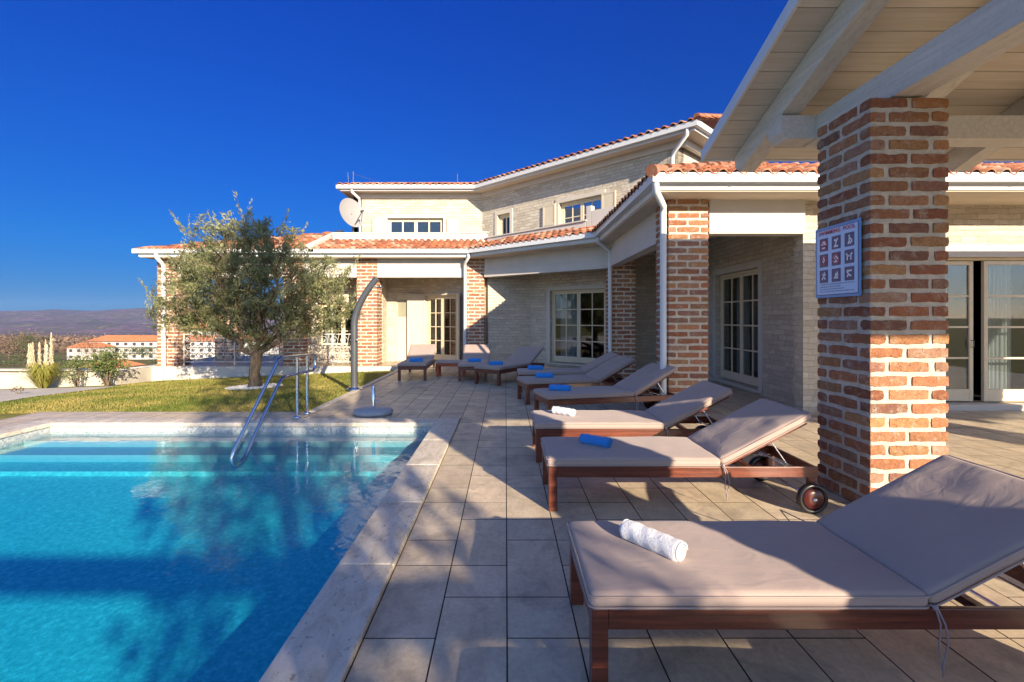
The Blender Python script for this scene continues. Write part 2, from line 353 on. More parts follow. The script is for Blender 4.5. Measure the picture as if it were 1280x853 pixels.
# ------------------------------------------------------------ mesh helpers
class MB:
    def __init__(s): s.v = []; s.f = []; s.mi = []; s.c = []; s.sm = []
    def add(s, vs, fs, mi=0, col=(0.5, 0.5, 0.5), smooth=False):
        b = len(s.v); s.v += [tuple(map(float, v)) for v in vs]
        for f in fs: s.f.append(tuple(b + i for i in f)); s.mi.append(mi); s.c.append(col); s.sm.append(smooth)
        return s
    def obox(s, p, u, v, w, mi=0, col=(.5, .5, .5)):
        p, u, v, w = map(Vector, (p, u, v, w))
        if u.cross(v).dot(w) < 0: u, v = v, u
        P = [p, p + u, p + u + v, p + v]; P += [q + w for q in P]
        return s.add(P, [(3, 2, 1, 0), (4, 5, 6, 7), (0, 1, 5, 4), (1, 2, 6, 5), (2, 3, 7, 6), (3, 0, 4, 7)], mi, col)
    def box(s, x0, x1, y0, y1, z0, z1, mi=0, col=(.5, .5, .5)):
        return s.obox((x0, y0, z0), (x1 - x0, 0, 0), (0, y1 - y0, 0), (0, 0, z1 - z0), mi, col)
    def prism(s, pts, z0, z1, mi=0):            # pts CCW in XY
        n = len(pts); vs = [(x, y, z0) for x, y in pts] + [(x, y, z1) for x, y in pts]
        fs = [tuple(range(n - 1, -1, -1)), tuple(range(n, 2 * n))] + [(i, (i + 1) % n, n + (i + 1) % n, n + i) for i in range(n)]
        return s.add(vs, fs, mi)
    def tube(s, pts, r, n=10, mi=0, closed=False, caps=True, smooth=True, col=(.5, .5, .5)):
        pts = [Vector(p) for p in pts]; m = len(pts); rr = r if isinstance(r, (list, tuple)) else [r] * m
        up = None; vs = []
        for i in range(m):
            if closed: t = pts[(i + 1) % m] - pts[i - 1]
            else: t = pts[min(i + 1, m - 1)] - pts[max(i - 1, 0)]
            t.normalize()
            if up is None: up = t.orthogonal().normalized()
            else: up = (up - t * up.dot(t)).normalized()
            b = t.cross(up)
            for k in range(n):
                a = 2 * math.pi * k / n; vs.append(pts[i] + (up * math.cos(a) + b * math.sin(a)) * rr[i])
        fs = []
        for i in range(m if closed else m - 1):
            j = (i + 1) % m
            for k in range(n): fs.append((i * n + k, i * n + (k + 1) % n, j * n + (k + 1) % n, j * n + k))
        s.add(vs, fs, mi, col, smooth)
        if caps and not closed:
            s.add(vs[:n], [tuple(range(n - 1, -1, -1))], mi, col); s.add(vs[-n:], [tuple(range(n))], mi, col)
        return s
    def lathe(s, c, prof, n=32, axis=(0, 0, 1), mi=0, smooth=True):
        ax = Vector(axis).normalized(); u = ax.orthogonal().normalized(); w = ax.cross(u); c = Vector(c); vs = []
        for r, h in prof:
            for k in range(n):
                a = 2 * math.pi * k / n; vs.append(c + ax * h + (u * math.cos(a) + w * math.sin(a)) * r)
        fs = [(i * n + k, i * n + (k + 1) % n, (i + 1) * n + (k + 1) % n, (i + 1) * n + k) for i in range(len(prof) - 1) for k in range(n)]
        return s.add(vs, fs, mi, smooth=smooth)
    def build(s, name, mats, parent=None, bevel=0, loc=None):
        if not isinstance(mats, (list, tuple)): mats = [mats]
        me = bpy.data.meshes.new(name); me.from_pydata(s.v, [], s.f)
        for m in mats: me.materials.append(M[m] if isinstance(m, str) else m)
        nf = len(s.f)
        me.polygons.foreach_set('material_index', s.mi); me.polygons.foreach_set('use_smooth', s.sm)
        me.update()
        nl = len(me.loops); tot = np.zeros(nf, int); me.polygons.foreach_get('loop_total', tot)
        ca = me.color_attributes.new('Col', 'FLOAT_COLOR', 'CORNER')
        c = np.ones((nl, 4), np.float32); c[:, :3] = np.repeat(np.array(s.c, np.float32).reshape(-1, 3), tot, axis=0)
        ca.data.foreach_set('color', c.ravel())
        # box-projected UVs in metres
        vi = np.zeros(nl, int); me.loops.foreach_get('vertex_index', vi); co = np.array(s.v, float)[vi]
        nr = np.zeros(nf * 3); me.polygons.foreach_get('normal', nr); nr = np.repeat(nr.reshape(-1, 3), tot, axis=0)
        hor = np.hypot(nr[:, 0], nr[:, 1]) + 1e-9
        t = np.stack([-nr[:, 1] / hor, nr[:, 0] / hor], 1)
        u = np.where(np.abs(nr[:, 2]) > .8, co[:, 0], co[:, 0] * t[:, 0] + co[:, 1] * t[:, 1]); v = np.where(np.abs(nr[:, 2]) > .8, co[:, 1], co[:, 2])
        uvl = me.uv_layers.new(name='UVMap'); uvl.data.foreach_set('uv', np.stack([u, v], 1).astype(np.float32).ravel())
        o = bpy.data.objects.new(name, me); COL.objects.link(o)
        if parent: o.parent = parent
        if loc: o.location = loc
        if bevel:
            b = o.modifiers.new('bevel', 'BEVEL'); b.width = bevel; b.segments = 2; b.limit_method = 'ANGLE'; b.harden_normals = False
        return o
def fast_mesh(name, co, quads, colr, mat, parent=None):
    """many small quads, numpy arrays: co (n,3), quads (m,4), colr (m,) value 0..1"""
    me = bpy.data.meshes.new(name); n, m = len(co), len(quads)
    k = quads.shape[1]
    me.vertices.add(n); me.vertices.foreach_set('co', co.astype(np.float32).ravel())
    me.loops.add(m * k); me.loops.foreach_set('vertex_index', quads.astype(np.int32).ravel())
    me.polygons.add(m); me.polygons.foreach_set('loop_start', np.arange(0, m * k, k, dtype=np.int32))
    me.update(calc_edges=True); me.materials.append(M[mat])
    ca = me.color_attributes.new('Col', 'FLOAT_COLOR', 'CORNER')
    c = np.ones((m * k, 4), np.float32); c[:, :3] = np.repeat(colr, k)[:, None]; ca.data.foreach_set('color', c.ravel())
    o = bpy.data.objects.new(name, me); COL.objects.link(o)
    if parent: o.parent = parent
    return o
def tag(o, label=None, cat=None, group=None, kind=None):
    if label: o['label'] = label
    if cat: o['category'] = cat
    if group: o['group'] = group
    if kind: o['kind'] = kind
    return o
def empty(name, loc=(0, 0, 0), rz=0, label=None, cat=None, group=None):
    o = bpy.data.objects.new(name, None); COL.objects.link(o); o.location = loc; o.rotation_euler = (0, 0, rz)
    o.empty_display_size = 0.2
    return tag(o, label, cat, group)
def copy_tree(o, parent=None):
    c = o.copy(); COL.objects.link(c)
    if parent: c.parent = parent
    for ch in list(o.children): copy_tree(ch, c)
    return c
def linj(n, a, b): return [a + (b - a) * i / (n - 1) for i in range(n)]
def rbox(mb, x0, x1, y0, y1, z0, z1, r, nx=24, ny=12, mi=0, puff=0.0, wr=0.0, seed=0, smooth=True, xf=None):
    """rounded, slightly puffed cushion-like box"""
    c = Vector(((x0 + x1) / 2, (y0 + y1) / 2, (z0 + z1) / 2)); h = Vector(((x1 - x0) / 2, (y1 - y0) / 2, (z1 - z0) / 2))
    def ax(hh, n):
        k = min(r, hh * .999); e = [-hh, -hh + k * .3, -hh + k * .7]; mid = linj(n, -hh + k, hh - k); return e + mid + [-q for q in reversed(e)]
    X, Y, Z = ax(h.x, nx), ax(h.y, ny), ax(h.z, 2)
    idx = {}; vs = []; fs = []
    def vid(i, j, k):
        if (i, j, k) in idx: return idx[(i, j, k)]
        p = Vector((X[i], Y[j], Z[k])); q = Vector([max(-(hh - r), min(hh - r, pp)) if hh > r else 0 for pp, hh in zip(p, h)])
        d = p - q
        if d.length > 1e-9: d = d.normalized() * min(r, 9)
        w = q + d
        if puff and w.z > 0: w.z += puff * (1 - (w.x / h.x) ** 6) * (1 - (w.y / h.y) ** 6)
        if wr:
            nn = mnoise.noise(Vector((w.x * 3.1 + seed * 9.7, w.y * 5, seed))) + .5 * mnoise.noise(Vector((w.x * 9 + seed, w.y * 4, 3 + seed)))
            w.z += wr * nn * (1 if w.z > 0 else .3); w.y += wr * .6 * mnoise.noise(Vector((w.x * 5 + seed, 7.7, w.z * 9)))
        w = w + c
        if xf: w = xf(w)
        idx[(i, j, k)] = len(vs); vs.append(w); return idx[(i, j, k)]
    a, b, d = len(X), len(Y), len(Z)
    for i in range(a - 1):
        for j in range(b - 1):
            fs.append((vid(i, j, d - 1), vid(i + 1, j, d - 1), vid(i + 1, j + 1, d - 1), vid(i, j + 1, d - 1)))
            fs.append((vid(i, j, 0), vid(i, j + 1, 0), vid(i + 1, j + 1, 0), vid(i + 1, j, 0)))
    for k in range(d - 1):
        for i in range(a - 1):
            fs.append((vid(i, 0, k), vid(i + 1, 0, k), vid(i + 1, 0, k + 1), vid(i, 0, k + 1)))
            fs.append((vid(i, b - 1, k), vid(i, b - 1, k + 1), vid(i + 1, b - 1, k + 1), vid(i + 1, b - 1, k)))
        for j in range(b - 1):
            fs.append((vid(0, j, k), vid(0, j, k + 1), vid(0, j + 1, k + 1), vid(0, j + 1, k)))
            fs.append((vid(a - 1, j, k), vid(a - 1, j + 1, k), vid(a - 1, j + 1, k + 1), vid(a - 1, j, k + 1)))
    return mb.add(vs, fs, mi, smooth=smooth)
def sweep(mb, pts, prof, z, mi=0, closed_prof=True):
    """mitred sweep along an open XY polyline; prof = [(inward offset, dz)]"""
    P = [Vector(p) for p in pts]; n = len(P); rows = []
    for i in range(n):
        d0 = (P[i] - P[i - 1]).normalized() if i else (P[1] - P[0]).normalized()
        d1 = (P[i + 1] - P[i]).normalized() if i < n - 1 else d0
        n0 = Vector((-d0.y, d0.x)); n1 = Vector((-d1.y, d1.x)); m = (n0 + n1); m = m / max(m.dot(n0), 0.2)
        rows.append([(P[i].x + m.x * o, P[i].y + m.y * o, z + dz) for o, dz in prof])
    k = len(prof); vs = [q for r_ in rows for q in r_]; fs = []
    for i in range(n - 1):
        for j in range(k if closed_prof else k - 1):
            jj = (j + 1) % k; fs.append((i * k + j, i * k + jj, (i + 1) * k + jj, (i + 1) * k + j))
    if closed_prof: fs.append(tuple(range(k - 1, -1, -1))); fs.append(tuple((n - 1) * k + j for j in range(k)))
    return mb.add(vs, fs, mi)
def rectprof(o0, o1, z0, z1): return [(o0, z0), (o0, z1), (o1, z1), (o1, z0)]

# ------------------------------------------------------------ terrain, pool, deck, lawn, path
PX0, PX1, PY0, PY1 = -6.42, -0.98, -4.0, 6.86
def base_drop(r):
    xs = [0, 15, 18, 30, 80, 220, 600, 1500, 2600, 3600, 5200, 7000, 12000]
    hs = [0, 0, -.6, -3.4, -8.2, -16.5, -34, -66, -80, -20, 70, 62, 40]
    return float(np.interp(r, xs, hs))
def ground_h(x, y):
    s = .045 * max(0, -x - 1.7) * min(1, max(0, (y - 7.8) / 7.2)) * (1 if x > -16 else 1)
    s = min(s, .62)
    z = -.035 - s + base_drop(y)
    side = max(0, abs(x) - 24 - y * .0)
    if y < 60 and x < -24: z += -min(3.0, side * .12) * (1 - min(1, max(0, (y - 30) / 30)))
    if 24 < y < 140 and x / y < -.86:
        z += 3.0 * min(1, (-.86 - x / y) / .10) * math.sin(math.pi * (y - 24) / 116)
    if y > 25:
        a = min(1, (y - 25) / 60)
        z += a * 0.9 * mnoise.noise(Vector((x * .03, y * .03, 1)))
    if y > 1200:
        a = min(1, (y - 1200) / 2500)
        z += a * (55 * mnoise.noise(Vector((x * .0007, y * .0009, 4))) + 38 * mnoise.noise(Vector((x * .0021, y * .0022, 2))) + 13 * mnoise.noise(Vector((x * .0060, y * .006, 7))))
    return z
gx = sorted(set([-14000, -9000] + list(range(-7400, -2600, 120)) + list(range(-2600, -200, 60)) + list(range(-200, -40, 14)) + list(range(-40, -13, 4))
     + [-12, -11, -10, -9, -8.2, -7.46, PX0, -5, -4.0, -3.06, -2, PX1, 0, 3, 6, 10, 16, 24, 40, 80, 200, 600, 1500, 3000, 6000, 14000]))
gy = sorted(set([-6000, -2000, -600, -200, -60, -20, PY0, 0, 3, PY1, 7.18, 7.81] + [8.6, 9.4, 10.2, 11, 11.8, 12.6, 13.4, 14.2, 15.0, 15.6, 16.4, 18, 20, 23, 26, 30, 36, 44, 54, 66, 80, 95, 115, 140, 170, 200, 220, 250, 300, 360, 430, 520, 640, 800, 1000, 1250]
     + list(range(1500, 7600, 110)) + [8200, 9500, 12000]))
g = MB(); vid = {}
vs = [(x, y, ground_h(x, y)) for y in gy for x in gx]; nx_ = len(gx); fs = []
for j in range(len(gy) - 1):
    for i in range(nx_ - 1):
        if gx[i] >= PX0 - 1e-6 and gx[i + 1] <= PX1 + 1e-6 and gy[j] >= PY0 - 1e-6 and gy[j + 1] <= PY1 + 1e-6: continue
        fs.append((j * nx_ + i, j * nx_ + i + 1, (j + 1) * nx_ + i + 1, (j + 1) * nx_ + i))
g.add(vs, fs, 0, smooth=True); tag(g.build('terrain', 'ground'), 'sloping ground falling away to a valley and wooded hills', 'ground', kind='structure')

# deck tiles, laid as in the photograph: one long and one square tile in turn, shifted by one square per row
def clip_add(mb, x0, x1, y0, y1, regs, c):
    for a, b, d, e in regs:
        X0, X1, Y0, Y1 = max(x0, a), min(x1, b), max(y0, d), min(y1, e)
        if X1 - X0 < .02 or Y1 - Y0 < .02: continue
        q = .0019; k = .0018; zt = 0.0 + rng.uniform(-.0006, .0006)
        o = [(X0 + q, Y0 + q), (X1 - q, Y0 + q), (X1 - q, Y1 - q), (X0 + q, Y1 - q)]
        i = [(X0 + q + k, Y0 + q + k), (X1 - q - k, Y0 + q + k), (X1 - q - k, Y1 - q - k), (X0 + q + k, Y1 - q - k)]
        V = [(x, y, -.02) for x, y in o] + [(x, y, zt - k) for x, y in o] + [(x, y, zt) for x, y in i]
        F = [(8, 9, 10, 11)] + [(4 + j, 4 + (j + 1) % 4, 8 + (j + 1) % 4, 8 + j) for j in range(4)] + [(j, (j + 1) % 4, 4 + (j + 1) % 4, 4 + j) for j in range(4)]
        mb.add(V, F[:1], 0, c); mb.add(V, F[1:], 1, c)
regs = [(-.67, 14, -4, 7.18), (-3.04, 14, 7.18, 15.12), (-7.46, -3.04, 7.18, 7.8), (-7.46, -6.75, -4, 7.18), (-11, 14, 15.12, 19.5)]
dk = MB(); T = .336
for ci in range(int(-11.2 / T), int(14.2 / T)):
    x0 = .007 + T * ci; st = 2.28 - T * ci; k0 = int((-4.5 - st) / (3 * T)) - 1
    for k in range(k0, k0 + 30):
        y = st + 3 * T * k
        for a, b in ((y, y + T), (y + T, y + 3 * T)):
            if b < -4 or a > 19.6: continue
            v = rng.normal(0, .075); base = np.array([.74, .60, .42]) * (1 + v) + rng.normal(0, .006, 3)
            clip_add(dk, x0, x0 + T, a, b, regs, tuple(base))
for a, b, d, e in regs: dk.box(a, b, d, e, -.03 if True else 0, -.006, 1)
for i in range(len(dk.v)):
    pass
tag(dk.build('terrace_deck', ['deck', 'grout']), 'sandstone coloured tile terrace beside the pool', 'terrace', kind='structure')
k = MB(); k.box(-3.16, -3.044, 7.81, 15.0, -.06, .012); k.build('kerb', 'coping')['kind'] = 'structure'
# slab edge of the covered veranda
k = MB(); k.box(-11.3, -2.9, 15.02, 15.14, -.75, .006); k.box(-11.3, -11.18, 15.14, 19, -1.2, .006)
tag(k.build('veranda_plinth', 'render'), 'pale rendered plinth edge below the veranda', 'plinth', kind='structure')

# pool
pb = MB(); WL = -.10; D = -.78
pb.add([(PX0, PY0, D), (PX1, PY0, D), (PX1, .5, D), (PX0, .5, D), (PX1, PY1 - 1.1, -.35), (PX0, PY1 - 1.1, -.35)], [(0, 1, 2, 3), (3, 2, 4, 5)])
pb.add([(PX0, PY0, D), (PX0, PY1, D), (PX0, PY1, -.20), (PX0, PY0, -.20)], [(0, 1, 2, 3)])
pb.add([(PX1, PY0, D), (PX1, PY1, D), (PX1, PY1, -.20), (PX1, PY0, -.20)], [(3, 2, 1, 0)])
pb.add([(PX0, PY1, D), (PX1, PY1, D), (PX1, PY1, -.20), (PX0, PY1, -.20)], [(0, 1, 2, 3)])
pb.add([(PX0, PY0, D), (PX1, PY0, D), (PX1, PY0, -.20), (PX0, PY0, -.20)], [(3, 2, 1, 0)])
for (a, b) in (((PX0, PY0), (PX0, PY1)), ((PX0, PY1), (PX1, PY1)), ((PX1, PY1), (PX1, PY0)), ((PX1, PY0), (PX0, PY0))):
    pb.add([(*a, -.20), (*b, -.20), (*b, -.03), (*a, -.03)], [(0, 1, 2, 3)], 1)
for i, (w, h) in enumerate(((1.15, -.30), (.77, -.215), (.385, -.135))):
    pb.box(PX0 + .01, PX1 - .01, PY1 - w, PY1 - .003, D, h, 2 if i else 0)
tag(pb.build('pool_basin', ['liner', 'mosaic', 'step']), 'turquoise lined pool basin with wide entry steps', 'pool', kind='structure')
w = MB(); w.box(PX0 - .01, PX1 + .01, PY0 - .01, PY1 + .01, D - .06, WL)
tag(w.build('pool_water', 'water'), 'clear blue rippled pool water', 'water', kind='structure')
cp = MB()
def coping(p, q, lo, hi, n, nrm):   # rounded stone slabs along an edge; lo..hi outward
    pass
def cop_run(axis, fixed_in, outward, a, b, L=.98):
    n = max(1, round(abs(b - a) / L)); 
    for i in range(n):
        s0 = a + (b - a) * i / n; s1 = a + (b - a) * (i + 1) / n; g_ = .0012
        s0, s1 = min(s0, s1) + g_, max(s0, s1) - g_
        i0, i1 = (fixed_in - outward * .025, fixed_in + outward * .31)
        lo, hi = min(i0, i1), max(i0, i1)
        if axis == 'y': rbox(cp, lo, hi, s0, s1, -.028, .03, .012, 3, 8, wr=.0015, seed=i)
        else: rbox(cp, s0, s1, lo, hi, -.028, .03, .012, 8, 3, wr=.0015, seed=i + 5)
cop_run('y', PX1, 1, PY0, PY1 - .0); cop_run('y', PX0, -1, PY0, PY1)
cop_run('x', PY1, 1, PX0 - .31, PX1 + .31); cop_run('x', PY0, -1, PX0 - .31, PX1 + .31)
tag(cp.build('pool_coping', 'coping'), 'pale travertine coping around the pool', 'coping', kind='structure')

# path, soil strip
def drape(poly_fn, name, mat, dz, x0, x1, y0, y1, n=40, m=20):
    b = MB(); vs = []; 
    for j in range(m + 1):
        for i in range(n + 1):
            y = y0 + (y1 - y0) * j / m; a, c = poly_fn(y); x = a + (c - a) * i / n
            vs.append((x, y, ground_h(x, y) + dz))
    fs = [(j * (n + 1) + i, j * (n + 1) + i + 1, (j + 1) * (n + 1) + i + 1, (j + 1) * (n + 1) + i) for j in range(m) for i in range(n)]
    b.add(vs, fs, 0, smooth=True); return b.build(name, mat)
def grass_left(y): return -9.55 - max(0, y - 9.3) * .2 + .12 * math.sin(y * 1.7)
tag(drape(lambda y: (-26, grass_left(y)), 'garden_path', 'path concrete', .02, 0, 0, 2, 12.7), kind='structure', label='pale concrete garden path beside the lawn')

# grass blades
n = 52000
gy_ = 7.84 + (15.0 - 7.84) * rng.random(n) ** 1.25
gl = np.array([grass_left(y) for y in gy_]); gxx = gl + (-3.18 - gl) * rng.random(n)
keep = ~((np.hypot((gxx + 6.0), (gy_ - 11.6) * 1.0) < .62))
gxx, gy_ = gxx[keep], gy_[keep]; n = len(gxx)
gz = np.array([ground_h(a, b) for a, b in zip(gxx, gy_)])
patch = np.array([mnoise.noise(Vector((a * .8, b * .8, 0))) + .5 * mnoise.noise(Vector((a * 3, b * 3, 5))) for a, b in zip(gxx, gy_)])
h = rng.uniform(.018, .05, n); ang = rng.random(n) * 6.283; wd = rng.uniform(.004, .009, n)
dx, dy = np.cos(ang) * wd, np.sin(ang) * wd; lx, ly = rng.normal(0, .02, n), rng.normal(0, .02, n)
co = np.stack([np.stack([gxx - dx, gy_ - dy, gz - .003], 1), np.stack([gxx + dx, gy_ + dy, gz - .003], 1), np.stack([gxx + lx, gy_ + ly, gz + h], 1)], 1).reshape(-1, 3)
q = np.arange(n * 3).reshape(-1, 3)
o = fast_mesh('lawn_grass', co, q, np.clip(.45 + patch * .9 + rng.normal(0, .22, n), 0, 1), 'grass blade')
tag(o, 'short yellowish green grass of the lawn', 'grass', kind='stuff')

# ------------------------------------------------------------ bricks
BC = [(.35, .15, .08), (.40, .19, .09), (.29, .11, .065), (.42, .23, .11), (.36, .18, .10), (.26, .13, .095), (.38, .15, .08), (.34, .20, .14)]
def brick(mb, x0, x1, y0, y1, z0, z1, r_, seg=5):
    L = [x1 - x0, y1 - y0, z1 - z0]; c = [(x0 + x1) / 2, (y0 + y1) / 2, (z0 + z1) / 2]
    nn = [max(2, min(seg, int(l / .035))) for l in L]; nn[2] = 2
    idx = {}; vs = []; fs = []; sk = r_.normal(0, .0012, 3)
    def vid(i, j, k):
        t = (i, j, k)
        if t not in idx:
            p = [L[a] * (t[a] / nn[a] - .5) for a in range(3)]
            on = [t[a] in (0, nn[a]) for a in range(3)]; e = sum(on)
            pull = min(.005, abs(r_.normal(0, .0022))) + (.003 if e == 3 else 0)
            for a in range(3):
                if on[a]: p[a] -= math.copysign(pull if e > 1 else abs(r_.normal(0, .0012)), p[a])
            if on[2] and e > 1: p[2] += r_.normal(0, .0028)
            idx[t] = len(vs); vs.append([c[a] + p[a] + sk[a] for a in range(3)])
        return idx[t]
    a, b, d = nn
    for i in range(a):
        for j in range(b):
            fs.append((vid(i, j, d), vid(i + 1, j, d), vid(i + 1, j + 1, d), vid(i, j + 1, d))); fs.append((vid(i, j, 0), vid(i, j + 1, 0), vid(i + 1, j + 1, 0), vid(i + 1, j, 0)))
    for k in range(d):
        for i in range(a):
            fs.append((vid(i, 0, k), vid(i + 1, 0, k), vid(i + 1, 0, k + 1), vid(i, 0, k + 1))); fs.append((vid(i, b, k), vid(i, b, k + 1), vid(i + 1, b, k + 1), vid(i + 1, b, k)))
        for j in range(b):
            fs.append((vid(0, j, k), vid(0, j, k + 1), vid(0, j + 1, k + 1), vid(0, j + 1, k))); fs.append((vid(a, j, k), vid(a, j + 1, k), vid(a, j + 1, k + 1), vid(a, j, k + 1)))
    cc = np.array(BC[r_.integers(len(BC))]) * r_.uniform(.75, 1.2)
    mb.add(vs, fs, 1, tuple(cc))
def pillar_mb(w=.62, d=.64, h=3.22, seed=1, seg=5, z0=0.0):
    r_ = np.random.default_rng(seed); mb = MB(); pr = .011; J = .031; P = .1073; n = int(h / P); P = h / n; th = .12
    # slightly uneven mortar core
    rbox(mb, pr, w - pr, pr, d - pr, z0, z0 + h - .012, .012, 3, 3, smooth=False)
    for k in range(n):
        z = z0 + k * P + .012; zz = z + P - J
        even = k % 2 == 0
        A, B = (w, d) if even else (d, w)     # even: stretchers run along the side faces
        def put(u0, u1, v0, v1):
            if even: brick(mb, u0, u1, v0, v1, z, zz, r_, seg)
            else: brick(mb, v0, v1, u0, u1, z, zz, r_, seg)
        m = B / 2 + r_.normal(0, .012)
        for u0, u1 in ((0, th + r_.normal(0, .006)), (A - th - r_.normal(0, .006), A)):
            put(u0, u1, 0, m - J / 2); put(u0, u1, m + J / 2, B)
        a0, a1 = th + J, A - th - J
        put(a0, a1, 0, th); put(a0, a1, B - th, B)
    return mb

# ------------------------------------------------------------ pavilion (porch roof on brick pillars)
pav = empty('porch_pavilion', (2.81, 3.75, 0), 0, 'white timber porch roof on thick old brick pillars at right', 'porch')
PL = Vector((2.81, 3.75, 0))
def inpav(o): o.parent = pav; o.location = Vector(o.location) - PL; return o
pm = pillar_mb(.61, .64, 3.22, 3, 6).build('brick_pillar', ['mortar', 'brick'], pav)
for (x, y, sd) in ((2.81, -.86, 4), (9.6, 3.75, 5), (9.6, -.86, 6)):
    q = pillar_mb(.61, .64, 3.22, sd, 3).build('brick_pillar', ['mortar', 'brick'], pav); q.location = (x - 2.81, y - 3.75, 0)
SL = .349; RX0, RX1 = 2.31, 12.4; YE, YR, YB = 5.74, 2.22, -1.30
def rh(y): return 5.378 - SL * (y if y > YR else 2 * YR - y)      # underside of the boards
b = MB(); b.box(3.0, 3.24, -1.1, 4.92, 3.222, 3.465); inpav(b.build('beam', 'white beam wood', None, .006))
b = MB(); b.box(9.8, 10.04, -1.1, 4.92, 3.235, 3.465); inpav(b.build('beam', 'white beam wood', None, .006))
b = MB()     # eave beam with a cut end
b.add([(2.66, 4.70, 3.30), (2.66, 4.70, 3.465), (3.0, 4.70, 3.465), (3.0, 4.70, 3.235), (2.72, 4.70, 3.235), (2.66, 4.94, 3.30), (2.66, 4.94, 3.465), (3.0, 4.94, 3.465), (3.0, 4.94, 3.235), (2.72, 4.94, 3.235)],
      [(0, 4, 3, 2, 1), (5, 6, 7, 8, 9), (0, 1, 6, 5), (1, 2, 7, 6), (3, 4, 9, 8), (4, 0, 5, 9), (2, 3, 8, 7)])
b.box(3.242, 12.0, 4.70, 4.94, 3.235, 3.463); inpav(b.build('beam', 'white beam wood', None, .006))
b = MB(); b.box(2.66, 12.0, -.98, -.76, 3.235, 3.46); inpav(b.build('beam', 'white beam wood', None, .006))
b = MB(); b.box(2.5, 12.2, YR - .10, YR + .10, rh(YR) - .50, rh(YR) - .22); inpav(b.build('ridge_beam', 'white beam wood', None, .006))
H_ = .245
for rx in (2.68, 3.90, 5.12, 6.34, 7.56, 8.78, 10.0, 11.2):
    for y0, y1 in ((YR, YE - .04), (YR, YB + .04)):
        b = MB(); x0, x1 = rx, rx + .18
        cut = .10 * (1 if y1 > y0 else -1)
        pr_ = [(y0, rh(y0)), (y1, rh(y1)), (y1 - cut * .2, rh(y1) - H_ * .55), (y1 - cut * 1.2, rh(y1 - cut * 1.2) - H_), (y0, rh(y0) - H_)]
        pr_ = [(a, c - .004) for a, c in pr_]
        V = [(x0, a, c) for a, c in pr_] + [(x1, a, c) for a, c in pr_]; m = len(pr_)
        F = [tuple(range(m)), tuple(range(2 * m - 1, m - 1, -1))] + [(i, i + m, (i + 1) % m + m, (i + 1) % m) for i in range(m)]
        b.add(V, F); inpav(b.build('rafter', 'white beam wood', None, .004))
b = MB(); rr = np.random.default_rng(5); W_ = .2013
for sgn, lim in ((1, YE), (-1, YB)):
    y = lim
    while (y - YR) * sgn > .02:
        yy = y - sgn * W_
        if (yy - YR) * sgn < 0: yy = YR
        c = np.array([.64, .58, .50]) * rr.uniform(.88, 1.07)
        a0, a1 = y - sgn * .005, yy + sgn * .005
        x = RX0 + .03
        # lengths broken here and there
        V = []
        for X in (x, RX1):
            V += [(X, a0, rh(a0)), (X, a1, rh(a1)), (X, a1, rh(a1) + .022), (X, a0, rh(a0) + .022)]
        b.add(V, [(0, 1, 2, 3), (7, 6, 5, 4), (0, 4, 5, 1), (3, 2, 6, 7), (0, 3, 7, 4), (1, 5, 6, 2)], 0, tuple(c))
        y = yy
inpav(b.build('ceiling_boards', 'boards'))
b = MB()
for sgn, lim in ((1, YE), (-1, YB)):
    for X0, X1 in ((RX0, RX0 + .028), (RX1, RX1 + .03)):
        V = []
        for X in (X0, X1): V += [(X, YR, rh(YR) - .03), (X, lim + sgn * .01, rh(lim) - .03), (X, lim + sgn * .01, rh(lim) + .10), (X, YR, rh(YR) + .10)]
        b.add(V, [(0, 1, 2, 3), (7, 6, 5, 4), (0, 4, 5, 1), (3, 2, 6, 7), (0, 3, 7, 4), (1, 5, 6, 2)])
    b.box(RX0 + .03, RX1 - .002, lim + sgn * .002 - (0 if sgn > 0 else .03), lim + sgn * .002 + (.03 if sgn > 0 else 0), rh(lim) - .015, rh(lim) + .09)
inpav(b.build('fascia_board', 'white metal'))
b = MB()
for sgn, lim in ((1, YE), (-1, YB)):
    V = []
    for X in (RX0 + .03, RX1): V += [(X, YR, rh(YR) + .045), (X, lim, rh(lim) + .045), (X, lim, rh(lim) + .07), (X, YR, rh(YR) + .07)]
    b.add(V, [(0, 1, 2, 3), (7, 6, 5, 4), (0, 4, 5, 1), (3, 2, 6, 7), (0, 3, 7, 4), (1, 5, 6, 2)])
inpav(b.build('roof_covering', 'tile'))
b = MB(); b.box(4.36, 4.70, -.10, .10, 0, 3.234 + .0); inpav(b.build('post', 'white beam wood', None, .006))  # extra post added out of view, throws the shade strip over the loungers
# ------------------------------------------------------------ villa
vil = empty('villa', (0, 0, 0), 0, 'cream stone villa with terracotta roofs, brick pillars and curved front behind the pool', 'house')
def pt(p, d, s, off=0.0):           # point s metres along, off inward (left normal)
    return (p[0] + d[0] * s - d[1] * off, p[1] + d[1] * s + d[0] * off)
def wall(mb, p0, p1, z0, z1, t=.3, ops=(), mi=0):
    """wall from p0 to p1 (outer face), thickness t to the left of travel, openings (s0,s1,h0,h1)"""
    P0, P1 = Vector(p0), Vector(p1); L = (P1 - P0).length; d = (P1 - P0) / L
    def blk(s0, s1, h0, h1):
        if s1 - s0 < .002 or h1 - h0 < .002: return
        a = pt(p0, d, s0); mb.obox((a[0], a[1], h0), (d.x * (s1 - s0), d.y * (s1 - s0), 0), (-d.y * t, d.x * t, 0), (0, 0, h1 - h0), mi)
    c = 0
    for s0, s1, h0, h1 in sorted(ops):
        blk(c, s0, z0, z1); blk(s0, s1, z0, h0); blk(s0, s1, h1, z1); c = s1
    blk(c, L, z0, z1)
